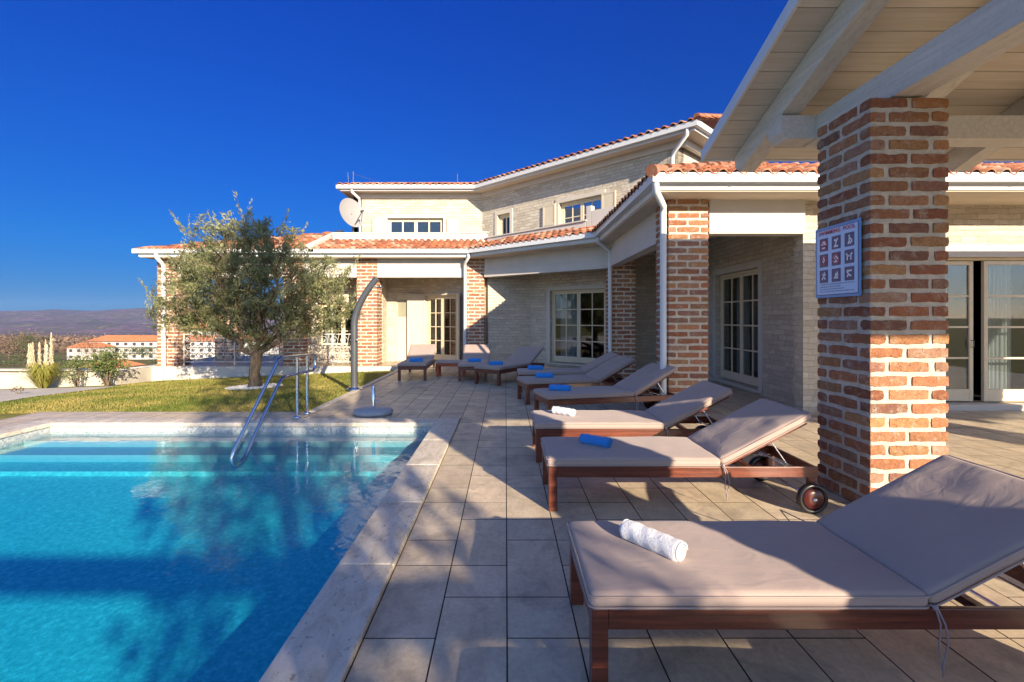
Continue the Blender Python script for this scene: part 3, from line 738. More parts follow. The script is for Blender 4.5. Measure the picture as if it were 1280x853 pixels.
def window(p0, p1, s0, s1, h0, h1, leaves=2, rows=4, cols=2, inset=.12, surround=.10, name='window', curtain=False, fw=.055, kick=.0, ajar=None, sur_mat='cream', bar=.028):
    P0, P1 = Vector(p0), Vector(p1); d = (P1 - P0).normalized()
    def B(mb, a, b, lo, hi, o0, o1):
        q = pt(p0, d, a, o0); mb.obox((q[0], q[1], lo), (d.x * (b - a), d.y * (b - a), 0), (-d.y * (o1 - o0), d.x * (o1 - o0), 0), (0, 0, hi - lo))
    root = None
    f = MB()
    B(f, s0, s0 + .05, h0, h1, inset - .01, inset + .07); B(f, s1 - .05, s1, h0, h1, inset - .01, inset + .07); B(f, s0 + .05, s1 - .05, h1 - .05, h1, inset - .01, inset + .07)
    root = f.build(name, 'window wood', vil, .004)
    g_ = MB()
    lw = (s1 - s0 - .1) / leaves
    for l in range(leaves):
        a, b = s0 + .05 + l * lw + .004, s0 + .05 + (l + 1) * lw - .004
        lf = MB(); o0, o1 = inset, inset + .05
        lo, hi = h0 + .02, h1 - .055; kb = max(fw * 1.4, kick)
        B(lf, a, a + fw, lo, hi, o0, o1); B(lf, b - fw, b, lo, hi, o0, o1); B(lf, a + fw, b - fw, hi - fw, hi, o0 + .001, o1 - .001); B(lf, a + fw, b - fw, lo, lo + kb, o0 + .001, o1 - .001)
        ia, ib, il, ih = a + fw, b - fw, lo + kb, hi - fw
        for c in range(1, cols): x = ia + (ib - ia) * c / cols; B(lf, x - bar / 2, x + bar / 2, il, ih, o0 + .008, o1 - .008)
        for r_ in range(1, rows): z = il + (ih - il) * r_ / rows; B(lf, ia, ib, z - bar / 2, z + bar / 2, o0 + .010, o1 - .010)
        lfo = lf.build('casement', 'window wood', root, .003)
        gg = MB(); B(gg, ia, ib, il, ih, o0 + .022, o0 + .026); gg.build('pane', 'glass', root)
    if surround:
        s_ = MB(); w = surround
        B(s_, s0 - w, s0 - .002, h0, h1 + w, -.025, inset + .02) ; B(s_, s1 + .002, s1 + w, h0, h1 + w, -.025, inset + .02); B(s_, s0 - .002, s1 + .002, h1 + .002, h1 + w, -.024, inset + .02)
        s_.build('surround', sur_mat, root, .004)
    sl_ = MB(); B(sl_, s0 - surround - .03, s1 + surround + .03, h0 - .05, h0 - .002, -.06, inset + .03); sl_.build('sill', 'cream', root, .004)
    if curtain:
        for a, b in curtain:
            c = MB(); nseg = 36; V = []
            for i in range(nseg + 1):
                t = a + (b - a) * i / nseg; o = inset + .30 + .03 * math.sin(i * 1.35) + .012 * math.sin(i * 3.1)
                x, y = pt(p0, d, t, o); V += [(x, y, h0 + .03), (x, y, h1 - .08)]
            c.add(V, [(2 * i, 2 * i + 2, 2 * i + 3, 2 * i + 1) for i in range(nseg)], smooth=True); c.build('curtain', 'curtain', root)
    return root
def shutter(root, p, d, w, h0, h1, off=0.0, slats=True, th=.035):
    b = MB(); d = Vector(d).normalized(); p = Vector(p); n_ = Vector((-d.y, d.x))
    q = p + n_ * off
    b.obox((q.x, q.y, h0), (d.x * w, d.y * w, 0), (n_.x * th, n_.y * th, 0), (0, 0, h1 - h0))
    # proud rails and stiles on the outside
    e = p + n_ * (off - .008); t = .055; m = (h0 + h1) / 2
    for (a, c, lo, hi) in ((0, t, h0, h1), (w - t, w, h0, h1), (t, w - t, h0, h0 + t), (t, w - t, h1 - t, h1), (t, w - t, m - t / 2, m + t / 2)):
        b.obox((e.x + d.x * a, e.y + d.y * a, lo), (d.x * (c - a), d.y * (c - a), 0), (n_.x * .010, n_.y * .010, 0), (0, 0, hi - lo))
    return b.build('shutter', 'shutter', root, .003)

GZ = 3.60; SOF = 3.36
G = [(-11.3, 19.0), (-11.3, 14.7), (-1.14, 14.7), (2.16, 11.8), (2.12, 7.0), (13.5, 7.0)]
def off_poly(P, o):
    P = [Vector(p) for p in P]; out = []
    for i in range(len(P)):
        d0 = (P[i] - P[i - 1]).normalized() if i else (P[1] - P[0]).normalized(); d1 = (P[i + 1] - P[i]).normalized() if i < len(P) - 1 else d0
        n0 = Vector((-d0.y, d0.x)); n1 = Vector((-d1.y, d1.x)); m = n0 + n1; m /= max(m.dot(n0), .2); out.append((P[i].x + m.x * o, P[i].y + m.y * o))
    return out
gut = MB(); sweep(gut, G, [(0, -.13), (0, 0), (.012, 0), (.014, -.10), (.10, -.10), (.102, 0), (.115, 0), (.115, -.13)], GZ)
sweep(gut, off_poly(G, .117), rectprof(0, .025, SOF + .02, GZ - .02), 0)
go = gut.build('gutter', 'white metal', vil)
for P_, Z in ((G, GZ),):
    for i in range(1, len(P_) - 1 + 1):
        a, b = Vector(P_[i - 1]), Vector(P_[i]); L = (b - a).length; d = (b - a) / L; s = 1.2
        while s < L - .2:
            q = a + d * s; j = MB(); j.obox((q.x + d.y * .003, q.y - d.x * .003, Z - .134), (d.x * .03, d.y * .03, 0), (-d.y * .12, d.x * .12, 0), (0, 0, .138)); j.build('joint_strap', 'white metal', go); s += 2.05
so = MB(); sweep(so, off_poly(G, .142), rectprof(0, .9, SOF, SOF + .03), 0); so.build('soffit', 'soffit', vil)

# walls
st = MB()
# terrace wing, front with sliding doors, and side wall with a tall window
D0, D1 = (4.95, 13.6), (4.95, 8.0)
wing_ops = [(13.6 - 11.45, 13.6 - 9.50, .10, 2.50)]
wall(st, D0, D1, -.05, 3.45, .3, wing_ops)
F0, F1 = (4.95, 8.0), (13.5, 8.0)
fr_ops = [(6.70 - 4.95, 9.6 - 4.95, .10, 2.50)]
wall(st, (5.25, 8.0), F1, -.05, 3.45, .3, [(a - .3, b - .3, c, e) for a, b, c, e in fr_ops])
wall(st, (3.3, 13.6), (4.95, 13.6), -.05, 3.45, .3)      # short shaded wall behind the pillar
wall(st, (.8, 15.8), (3.3, 13.6), -.05, 3.45, .3, [(.80, 2.75, .12, 2.36)])
wall(st, (-.55, 15.35), (.8, 15.8), -.05, 3.45, .3)
wall(st, (-1.28, 15.85), (-.75, 15.40), -.05, 3.45, .3)
# entrance recess: straight wall with a door, angled wall with a french door
wall(st, (-4.45, 17.0), (-2.95, 17.0), -.05, 3.45, .3, [(.62, 1.02, .02, 2.32)])
wall(st, (-2.95, 17.0), (-1.28, 15.85), -.05, 3.45, .3, [(.18, 1.60, .04, 2.28)])
# veranda window wall
wall(st, (-7.05, 16.4), (-4.45, 16.4), -.05, 3.45, .3, [(.72, 2.35, .55, 2.0)])
wall(st, (-4.45, 16.4), (-4.45, 17.3), -.05, 3.45, -.3)
wall(st, (-7.05, 19.5), (-7.05, 16.7), -.05, 3.45, .3)
sto = st.build('wall', 'stone', vil)
# upper storey
UF, UC, UE, UB = (-5.45, 17.4), (-.84, 17.4), (4.34, 12.22), (7.9, 15.78)
su = MB()
wall(su, (-5.45, 22), UF, 3.2, 5.98, .3)
wall(su, UF, UC, 3.2, 5.98, .3, [(1.22, 3.22, 3.9, 5.08)])
Lang = math.hypot(5.18, 5.18)
def ang_s(r_): z = 16.56 / (1 + r_); return (17.4 - z) / .7071
o1 = (ang_s((622 - 632) / 608), ang_s((637.5 - 632) / 608)); o2 = (ang_s((699 - 632) / 608), ang_s((752 - 632) / 608))
wall(su, (-.84, 17.4), UE, 3.2, 5.98, .3, [(o1[0], o1[1], 4.0, 5.06), (o2[0], o2[1], 3.75, 5.02)])
wall(su, UE, UB, 3.2, 5.98, .3)
su.build('upper_wall', 'stone upper', vil)
# interiors
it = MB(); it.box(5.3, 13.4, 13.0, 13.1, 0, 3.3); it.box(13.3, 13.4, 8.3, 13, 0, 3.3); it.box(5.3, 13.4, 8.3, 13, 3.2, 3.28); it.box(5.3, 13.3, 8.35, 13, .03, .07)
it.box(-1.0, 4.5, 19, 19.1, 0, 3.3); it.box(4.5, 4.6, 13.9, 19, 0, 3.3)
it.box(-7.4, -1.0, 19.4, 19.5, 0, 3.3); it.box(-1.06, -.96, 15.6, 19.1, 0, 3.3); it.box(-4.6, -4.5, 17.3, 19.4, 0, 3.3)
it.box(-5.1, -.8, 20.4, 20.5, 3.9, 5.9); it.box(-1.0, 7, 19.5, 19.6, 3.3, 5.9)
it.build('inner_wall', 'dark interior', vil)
rf = MB(); rf.add([(-11.1, 15.2, 3.40), (-11.1, 19.5, 3.40), (13.4, 19.5, 3.40), (13.4, 7.6, 3.40), (2.6, 7.6, 3.40), (2.6, 12.1, 3.40), (-.9, 15.2, 3.40)], [tuple(range(7))]); rf.build('ceiling', 'soffit', vil)

# windows
w1 = window(D0, D1, 13.6 - 11.45, 13.6 - 9.50, .10, 2.50, 2, 4, 2, curtain=[(13.6 - 11.3, 13.6 - 10.7), (13.6 - 10.1, 13.6 - 9.6)], kick=.18, name='french_window', sur_mat='render', surround=.14)
w2 = window((5.25, 8.0), F1, 6.70 - 5.25, 9.6 - 5.25, .10, 2.50, 2, 4, 2, curtain=[(2.35, 2.75), (3.15, 3.6)], kick=.18, name='sliding_door', surround=0, bar=.03, fw=.06) if False else None
# terrace sliding doors: two leaf pairs standing a hand apart
def leaf_x(root, x0, x1, y, h0, h1, rows=4, cols=1, bars=()):
    f = MB(); fw = .065; kb = .20
    f.box(x0, x0 + fw, y, y + .055, h0, h1); f.box(x1 - fw, x1, y, y + .055, h0, h1); f.box(x0 + fw, x1 - fw, y + .001, y + .054, h1 - fw, h1); f.box(x0 + fw, x1 - fw, y + .001, y + .054, h0, h0 + kb)
    il, ih = h0 + kb, h1 - fw
    for r_ in range(1, rows): z = il + (ih - il) * r_ / rows; f.box(x0 + fw, x1 - fw, y + .012, y + .043, z - .016, z + .016)
    f.build('casement', 'window wood', root, .004)
    g_ = MB(); g_.box(x0 + fw, x1 - fw, y + .026, y + .030, il, ih); g_.build('pane', 'glass', root)
    hd = MB(); hd.tube([(x1 - fw / 2, y - .002, 1.02), (x1 - fw / 2, y - .045, 1.02), (x1 - fw / 2, y - .045, 1.13), (x1 - fw / 2, y - .002, 1.13)], .008, 6); hd.build('handle', 'grey metal', root)
fr = MB(); fr.box(6.70, 6.76, 8.06, 8.16, .10, 2.50); fr.box(9.54, 9.6, 8.06, 8.16, .10, 2.50); fr.box(6.76, 9.54, 8.062, 8.158, 2.46, 2.50)
w2 = fr.build('terrace_door', 'window wood', vil, .004)
leaf_x(w2, 6.80, 7.78, 8.09, .12, 2.45); leaf_x(w2, 7.93, 8.92, 8.06, .12, 2.45); leaf_x(w2, 8.94, 9.53, 8.09, .12, 2.45)
for a, b in ((7.42, 7.62), (8.30, 8.75), (9.1, 9.4)):
    c = MB(); V = []
    for i in range(31):
        t = a + (b - a) * i / 30; V += [(t, 8.42 + .03 * math.sin(i * 1.3), .12), (t, 8.42 + .03 * math.sin(i * 1.3), 2.42)]
    c.add(V, [(2 * i, 2 * i + 2, 2 * i + 3, 2 * i + 1) for i in range(30)], smooth=True); c.build('curtain', 'curtain', w2)
l = MB(); l.box(6.5, 9.8, 7.965, 8.10, 2.503, 2.70); l.build('lintel', 'render', w2, .005)
l = MB(); l.box(6.4, 9.9, 7.86, 8.20, .0, .098); l.build('sill', 'render', w2, .006)
tb = MB(); tb.box(7.0, 7.6, 9.0, 9.5, .1, .62); tb.build('cabinet', 'far white', vil)
w3 = window((.8, 15.8), (3.3, 13.6), .80, 2.75, .12, 2.36, 2, 4, 2, curtain=[(.9, 1.6)], kick=.18, name='french_window', sur_mat='render', surround=.13)
w4 = window((-2.95, 17.0), (-1.28, 15.85), .18, 1.60, .04, 2.28, 2, 4, 2, curtain=[(.3, .7), (1.2, 1.5)], kick=.2, name='french_door', surround=.06, fw=.07)
dd = Vector((1.67, -1.15)).normalized()
shutter(w4, pt((-2.95, 17.0), dd, 1.62), (.25, -1), .42, .08, 2.3, 0)
# entrance door with a side shutter
e = MB(); e.box(-3.83, -3.43, 17.05, 17.10, .02, 2.32); ed = e.build('entrance_door', 'shutter', vil, .004)
e = MB(); e.box(-3.77, -3.49, 17.04, 17.055, 1.55, 2.15); e.build('pane', 'glass', ed)
shutter(ed, (-3.42, 16.97), (1, 0), .56, .05, 2.34, -.05)
w5 = window((-7.05, 16.4), (-4.45, 16.4), .72, 2.35, .55, 2.0, 2, 3, 2, curtain=[(.8, 1.2)], name='window', surround=.08, fw=.06)
w6 = window(UF, UC, 1.22, 3.22, 3.9, 5.08, 2, 1, 2, name='upper_window', surround=.10, bar=.05)
for (xx) in (-4.75, -2.10):
    shutter(w6, (xx, 17.36), (1, 0), .42, 3.95, 5.06, -.03)
w7 = window((-.84, 17.4), UE, o1[0], o1[1], 4.0, 5.06, 1, 1, 2, name='upper_window', surround=.13, bar=.05)
w8 = window((-.84, 17.4), UE, o2[0], o2[1], 3.75, 5.02, 2, 3, 2, name='upper_window', surround=.13)
aa = Vector((1, -1)).normalized()
q = pt((-.84, 17.4), aa, o2[0] - .62, -.03); shutter(w8, q, aa, .50, 3.78, 5.04, -.02)
q = pt((-.84, 17.4), aa, o2[1] + .04, -.05); shutter(w8, q, (aa + Vector((.25, -.25)).orthogonal() * .0), .46, 3.78, 5.04, -.02)

# beams under the eaves
bm = MB()
bm.box(-4.02, -1.30, 15.22, 15.46, 2.775, 3.40); bm.build('beam', 'render', vil, .006)
bm = MB(); bm.box(-10.3, -4.66, 15.22, 15.46, 2.775, 3.40); bm.build('beam', 'render', vil, .006)
bm = MB(); p0, p1 = Vector((-.66, 15.15)), Vector((2.72, 12.30)); d = (p1 - p0).normalized(); L = (p1 - p0).length; nn = Vector((-d.y, d.x))
bm.obox((p0.x, p0.y, 2.775), (d.x * L, d.y * L, 0), (nn.x * .24, nn.y * .24, 0), (0, 0, .60)); bm.obox((p0.x - nn.x * .02, p0.y - nn.y * .02, 2.775), (d.x * L, d.y * L, 0), (nn.x * .018, nn.y * .018, 0), (0, 0, .22)); bm.build('beam', 'render', vil, .004)
bm = MB(); bm.box(2.62, 2.86, 8.26, 12.28, 2.80, 3.40); bm.build('beam', 'render', vil, .006)
bm = MB(); bm.box(3.21, 4.72, 7.66, 7.90, 2.83, 3.40); bm.build('beam', 'render', vil, .006)
bm = MB(); bm.box(4.722, 4.948, 7.72, 7.96, -.02, 3.40); bm.build('pilaster', 'stone', vil)

# brick pillars of the villa: one mesh, copied
pmesh = pillar_mb(.64, .64, 3.38, 11, 3)
first = None
for i, (x, y, w) in enumerate(((2.54, 7.6, 1), (2.66, 12.3, 1), (-1.30, 15.2, 1), (-4.66, 15.2, 1), (-6.95, 15.2, 1), (-10.9, 15.2, 1), (-10.9, 18.2, 1))):
    if first is None: first = pmesh.build('brick_pillar', ['mortar', 'brick'], vil); o = first
    else: o = first.copy(); COL.objects.link(o); o.parent = vil
    o.location = (x, y, 0)
# downpipes
def pipe(pts, r=.045, sq=True):
    b = MB(); b.tube(pts, r, 12)
    for p in pts[-1:]: pass
    return b.build('downpipe', 'white metal', vil)
pipe([(2.18, 7.06, 3.47), (2.18, 7.06, 3.36), (2.42, 7.46, 3.22), (2.43, 7.50, 3.12), (2.43, 7.50, 1.2), (2.43, 7.50, .0)], .05)
pipe([(2.24, 11.78, 3.47), (2.24, 11.80, 3.36), (2.60, 12.16, 3.2), (2.62, 12.2, 3.1), (2.62, 12.2, 0)], .05)
pipe([(-1.12, 14.76, 3.47), (-1.12, 14.76, 3.36), (-1.25, 15.0, 3.2), (-1.26, 15.08, 3.1), (-1.26, 15.10, 0)], .05)
pipe([(-10.6, 14.76, 3.47), (-10.6, 14.76, 3.36), (-10.6, 15.0, 3.2), (-10.6, 15.07, 3.1), (-10.6, 15.08, .0), (-10.6, 14.96, -.1), (-10.6, 14.96, -.42)], .06)

# roofs
def roof(name, P0, U, V, v1, uf, pitch=.215, rowl=.34, seed=0, cap=0):
    """clay tile field; P0 eave origin, U along the eave, V unit vector up the slope, uf(v) -> (umin, umax)"""
    b = MB(); P0, U, V = Vector(P0), Vector(U).normalized(), Vector(V).normalized(); Nn = U.cross(V).normalized()
    if Nn.z < 0: Nn = -Nn
    r_ = np.random.default_rng(seed); nr = int(v1 / rowl) + 1
    prof = [(0, .012), (.10, .0), (.24, .0), (.30, .022), (.40, .058), (.55, .075), (.70, .075), (.83, .058), (.94, .024), (1.0, .012)]
    TC = [(.27, .090, .045), (.31, .12, .06), (.22, .07, .038), (.34, .16, .095), (.28, .10, .05), (.37, .23, .16), (.18, .07, .045)]
    for j in range(nr):
        v0, vv = j * rowl - (.03 if j else .05), min((j + 1) * rowl + .02, v1)
        um, uM = uf(min((j + .5) * rowl, v1)); i0 = int(math.floor(um / pitch)); i1 = int(math.ceil(uM / pitch))
        for i in range(i0, i1):
            uc = (i + .5) * pitch
            if uc < um - pitch * .4 or uc > uM + pitch * .4: continue
            c = np.array(TC[r_.integers(len(TC))]) * r_.uniform(.85, 1.15); dz = r_.normal(0, .004); tw = r_.normal(0, .006)
            lo = [P0 + U * (i * pitch + a * pitch + tw) + V * v0 + Nn * (h_ + .03 + dz) for a, h_ in prof]
            hi = [P0 + U * (i * pitch + a * pitch) + V * vv + Nn * (h_ * .8 + .003) for a, h_ in prof]
            sk = [p - Nn * (.028 if k not in (0, 1, 2, 9) else .02) for k, p in enumerate(lo)]
            m = len(prof); b.add(lo + hi + sk, [(k, k + 1, m + k + 1, m + k) for k in range(m - 1)] + [(2 * m + k, 2 * m + k + 1, k + 1, k) for k in range(m - 1)], 0, tuple(c), True)
    a, c_ = uf(0), uf(v1)
    b.add([P0 + U * a[0] + V * 0, P0 + U * a[1] + V * 0, P0 + U * c_[1] + V * v1, P0 + U * c_[0] + V * v1], [(0, 1, 2, 3)], 0, (.3, .1, .05))
    return b
RS = .35
def slope(dx, dy, s=RS): q = Vector((dx, dy, s)); return q.normalized()
def lenf(h, s=RS): return h * math.sqrt(1 + s * s)
ro = []
EZ = GZ - .03
# left roof (hipped)
b = roof('r', (-11.3, 14.75, EZ), (1, 0, 0), slope(0, 1), lenf(3.0), lambda v: (v * 1.66, 5.36), seed=1); b.build('roof', 'tile', vil)
b = roof('r', (-11.25, 14.75, EZ), (0, 1, 0), slope(1, 0, .19), 5.2, lambda v: (v * .58, 7 - v * .5), seed=2); b.build('roof', 'tile', vil)
# centre roof to the first parapet
b = roof('r', (-5.90, 14.75, EZ), (1, 0, 0), slope(0, 1), lenf(1.45), lambda v: (0, 4.80 + v * .40), seed=3); b.build('roof', 'tile', vil)
# angled roof
dA = Vector((3.30, -2.90)).normalized(); nA = Vector((-dA.y, dA.x))
b = roof('r', (-1.14 + nA.x * .05, 14.7 + nA.y * .05, EZ), (dA.x, dA.y, 0), slope(nA.x, nA.y), lenf(1.30), lambda v: (v * .40, 4.40 + v * .1), seed=4); b.build('roof', 'tile', vil)
# terrace wing: west and south slopes
b = roof('r', (2.17, 11.9, EZ), (0, -1, 0), slope(1, 0), lenf(3.2), lambda v: (-.2 - v * .3, 4.85 - v * .94), seed=5); b.build('roof', 'tile', vil)
b = roof('r', (2.12, 7.05, EZ), (1, 0, 0), slope(0, 1, .345), lenf(3.4), lambda v: (v * .94, 11.4), seed=6); b.build('roof', 'tile', vil)
hp = MB()   # rounded hip tiles
for k in range(10):
    a = Vector((2.10 + k * .33, 7.0 + k * .33, GZ + .02 + k * .33 * RS)); d = Vector((1, 1, RS)).normalized()
    hp.tube([a, a + d * .40], [.095, .075], 12, caps=True, col=tuple(np.array((.34, .14, .08)) * rng.uniform(.8, 1.2)))
hp.build('hip_tile', 'tile', vil)
# upper roofs
UG = [(-5.86, 20.5), (-5.86, 16.8), (-1.08, 16.8), (4.45, 11.28), (9.0, 15.83)]; UZ = 6.12
ug = MB(); sweep(ug, UG, [(0, -.13), (0, 0), (.012, 0), (.014, -.10), (.10, -.10), (.102, 0), (.115, 0), (.115, -.13)], UZ); sweep(ug, off_poly(UG, .117), rectprof(0, .025, UZ - .19, UZ - .02), 0)
ugo = ug.build('gutter', 'white metal', vil)
a, b_ = Vector(UG[2]), Vector(UG[3]); L = (b_ - a).length; d = (b_ - a) / L; s = .9
while s < L - .1: q = a + d * s; j = MB(); j.obox((q.x + d.y * .003, q.y - d.x * .003, UZ - .134), (d.x * .03, d.y * .03, 0), (-d.y * .12, d.x * .12, 0), (0, 0, .138)); j.build('joint_strap', 'white metal', ugo); s += 1.15
us = MB(); sweep(us, off_poly(UG, .142), rectprof(0, .75, UZ - .16, UZ - .13), 0); us.build('soffit', 'soffit', vil)
um = MB(); sweep(um, off_poly(UG, .52), rectprof(0, .12, UZ - .34, UZ - .16), 0); um.build('cornice', 'render', vil)
b = roof('r', (-5.86, 16.84, UZ - .02), (1, 0, 0), slope(0, 1, .28), 2.9, lambda v: (v * .9, 4.78 + v * .41), seed=7); b.build('roof', 'tile', vil)
b = roof('r', (-1.06, 16.84, UZ - .02), (.7071, -.7071, 0), slope(.7071, .7071, .28), 3.0, lambda v: (v * .4, 7.80 - v * .0), seed=8); b.build('roof', 'tile', vil)
hp = MB()
for k in range(9):
    a = Vector((4.45 + .7071 * k * .33 - .02, 11.28 + .7071 * k * .33, UZ + .05 + k * .33 * .28)); d = Vector((.7071, .7071, .28)).normalized()
    hp.tube([a, a + d * .38], [.09, .075], 10, col=tuple(np.array((.34, .14, .08)) * rng.uniform(.8, 1.2)))
hp.build('hip_tile', 'tile', vil)
# parapets of the roof terrace
pp = MB(); sweep(pp, [(-5.75, 16.15), (-1.52, 16.15), (-.62, 15.95)], rectprof(0, .18, 3.9, 4.30), 0); pp.build('parapet', 'render', vil, .006)
pp = MB(); sweep(pp, [(-5.77, 16.12), (-1.52, 16.12), (-.60, 15.92)], rectprof(0, .24, 4.302, 4.345), 0); pp.build('parapet_cap', 'render', vil, .004)
pp = MB(); sweep(pp, [(-.60, 15.85), (2.15, 13.05)], rectprof(0, .18, 3.8, 4.10), 0); pp.build('parapet', 'render', vil, .006)
pp = MB(); sweep(pp, [(-.66, 15.92), (2.16, 13.02)], rectprof(-.03, .22, 4.102, 4.14), 0); pp.build('parapet_cap', 'render', vil, .004)
pp = MB(); a = aa; pp.obox((2.16, 13.04, 3.8), (.16 * a.x, .16 * a.y, 0), (.16 * .7, .16 * .7, 0), (0, 0, .70)); pp.obox((2.28, 12.92, 3.8), (a.x * .75, a.y * .75, 0), (.12, .12, 0), (0, 0, .56)); pp.build('parapet_pier', 'render', vil, .006)
pp = MB(); pp.box(-6.0, -5.78, 14.72, 17.2, 3.4, 3.5)
pp = MB()   # raking verge wall between the two left roofs
V = []
for X in (-6.02, -5.80): V += [(X, 14.70, 3.5), (X, 14.70, 3.74), (X, 17.4, 4.66), (X, 17.4, 4.3)]
pp.add(V, [(0, 1, 2, 3), (7, 6, 5, 4), (0, 4, 5, 1), (1, 5, 6, 2), (2, 6, 7, 3), (3, 7, 4, 0)]); pp.build('verge_coping', 'render', vil, .006)
pp = MB(); pp.add([(-5.8, 16.3, 3.88), (-.6, 16.1, 3.88), (2.4, 12.9, 3.88), (4.3, 12.3, 3.88), (-.8, 17.5, 3.88), (-5.8, 17.5, 3.88)], [tuple(range(6))]); pp.build('roof_terrace', 'render', vil)
pipe([(4.30, 11.52, 6.0), (4.30, 11.52, 5.86), (4.18, 12.10, 5.62), (4.17, 12.16, 5.5), (4.17, 12.16, 4.0)], .05)
pipe([(-5.35, 16.9, 6.0), (-5.35, 16.9, 5.9), (-5.2, 17.25, 5.75), (-5.2, 17.32, 5.6), (-5.2, 17.32, 4.2)], .05)
# aerials
an = MB(); an.tube([(-5.45, 17.4, 6.1), (-5.45, 17.4, 6.75)], .012, 6); an.tube([(-5.6, 17.4, 6.2), (-5.65, 17.4, 6.72)], .008, 6); an.tube([(-5.42, 17.4, 6.66), (-4.65, 17.4, 6.42)], .006, 6)
tag(an.build('roof_aerial', 'grey metal'), 'thin aerial with a sloping rod above the upper left roof corner', 'aerial')
an = MB(); an.tube([(-1.78, 18, 6.3), (-1.78, 18, 6.85)], .008, 6); an.tube([(-1.95, 18, 6.42), (-1.62, 18, 6.42)], .012, 6); tag(an.build('lightning_rod', 'grey metal'), 'short lightning rod on the middle of the upper roof', 'rod')
# satellite dish
sd = empty('satellite_dish', (-5.15, 16.15, 4.35), 0, 'large pale round satellite dish on the roof beside the upper wall', 'satellite dish')
ax = Vector((.80, -.55, .22)).normalized()
b = MB(); prof = [(.0, .0)] + [(.49 * t, .10 * t * t) for t in (.2, .4, .6, .8, .95, 1.0)]; 
b.lathe((0, 0, .62), prof + [(.50, .105), (.49, .085)] + [(.49 * t, .10 * t * t - .012) for t in (.9, .6, .3, .02)], 40, ax, 0)
b.build('reflector', 'dish', sd)
c0 = Vector((0, 0, .62)); u_ = ax.orthogonal().normalized()
b = MB(); b.tube([c0 + Vector((.1, 0, -.45)), c0 + ax * .62 + Vector((0, 0, -.12))], .014, 8); b.tube([c0 + Vector((.36, 0, -.28)), c0 + ax * .62 + Vector((0, 0, -.12))], .010, 6); b.lathe(c0 + ax * .60 + Vector((0, 0, -.12)), [(0, -.05), (.035, -.05), (.035, .06), (0, .06)], 12, ax); b.build('feed_arm', 'grey metal', sd)
b = MB(); b.tube([(.05, .12, -.35), (.05, .12, .55), (0, .03, .62)], .03, 10); b.build('mast', 'grey metal', sd)

# wrought iron railing panels of the veranda
def scroll(b, cx, y, cz, s, flip, yo=0):
    P = []
    for i in range(22):
        t = i / 21; a = t * 4.2 * math.pi / 2 + (0 if flip > 0 else math.pi); r_ = s * (1 - .80 * t)
        P.append((cx + flip * (r_ * math.cos(a)), y, cz + r_ * math.sin(a)))
    b.tube(P, .010, 5)
def railing(x0, x1, y, lab, along='x'):
    r0 = empty('iron_railing', (x0, y, 0), 0, lab, 'railing', 'white wrought iron railings of the veranda')
    L = x1 - x0; b = MB(); b.box(0, L, -.015, .015, .98, 1.01); b.build('rail', 'iron white', r0); b = MB(); b.box(0, L, -.012, .012, .10, .125); b.build('rail', 'iron white', r0)
    for xx in (.03, L - .03, L / 2):
        q = MB(); q.box(xx - .018, xx + .018, -.0185, .0185, 0, 1.0); q.build('post', 'iron white', r0)
    b = MB(); n_ = max(3, int(L / .30)); dx_ = L / n_
    for i in range(n_):
        cx = (i + .5) * dx_
        for cz, s, f in ((.32, .13, 1), (.32, .11, -1), (.58, .14, -1), (.58, .10, 1), (.82, .12, 1), (.82, .10, -1)):
            scroll(b, cx + f * .02, 0, cz, s, f)
        b.tube([(i * dx_, 0, .12), (i * dx_ + .05, 0, .35), (i * dx_ - .04, 0, .6), (i * dx_ + .03, 0, .98)], .009, 5)
    b.build('scrollwork', 'iron white', r0)
railing(-10.24, -6.97, 15.45, 'white scrolled iron railing on the plinth between the two left brick pillars')
railing(-6.29, -4.68, 15.45, 'white scrolled iron railing before the white veranda window')
railing(-10.2, -7.1, 18.6, 'white scrolled iron railing at the back of the veranda')
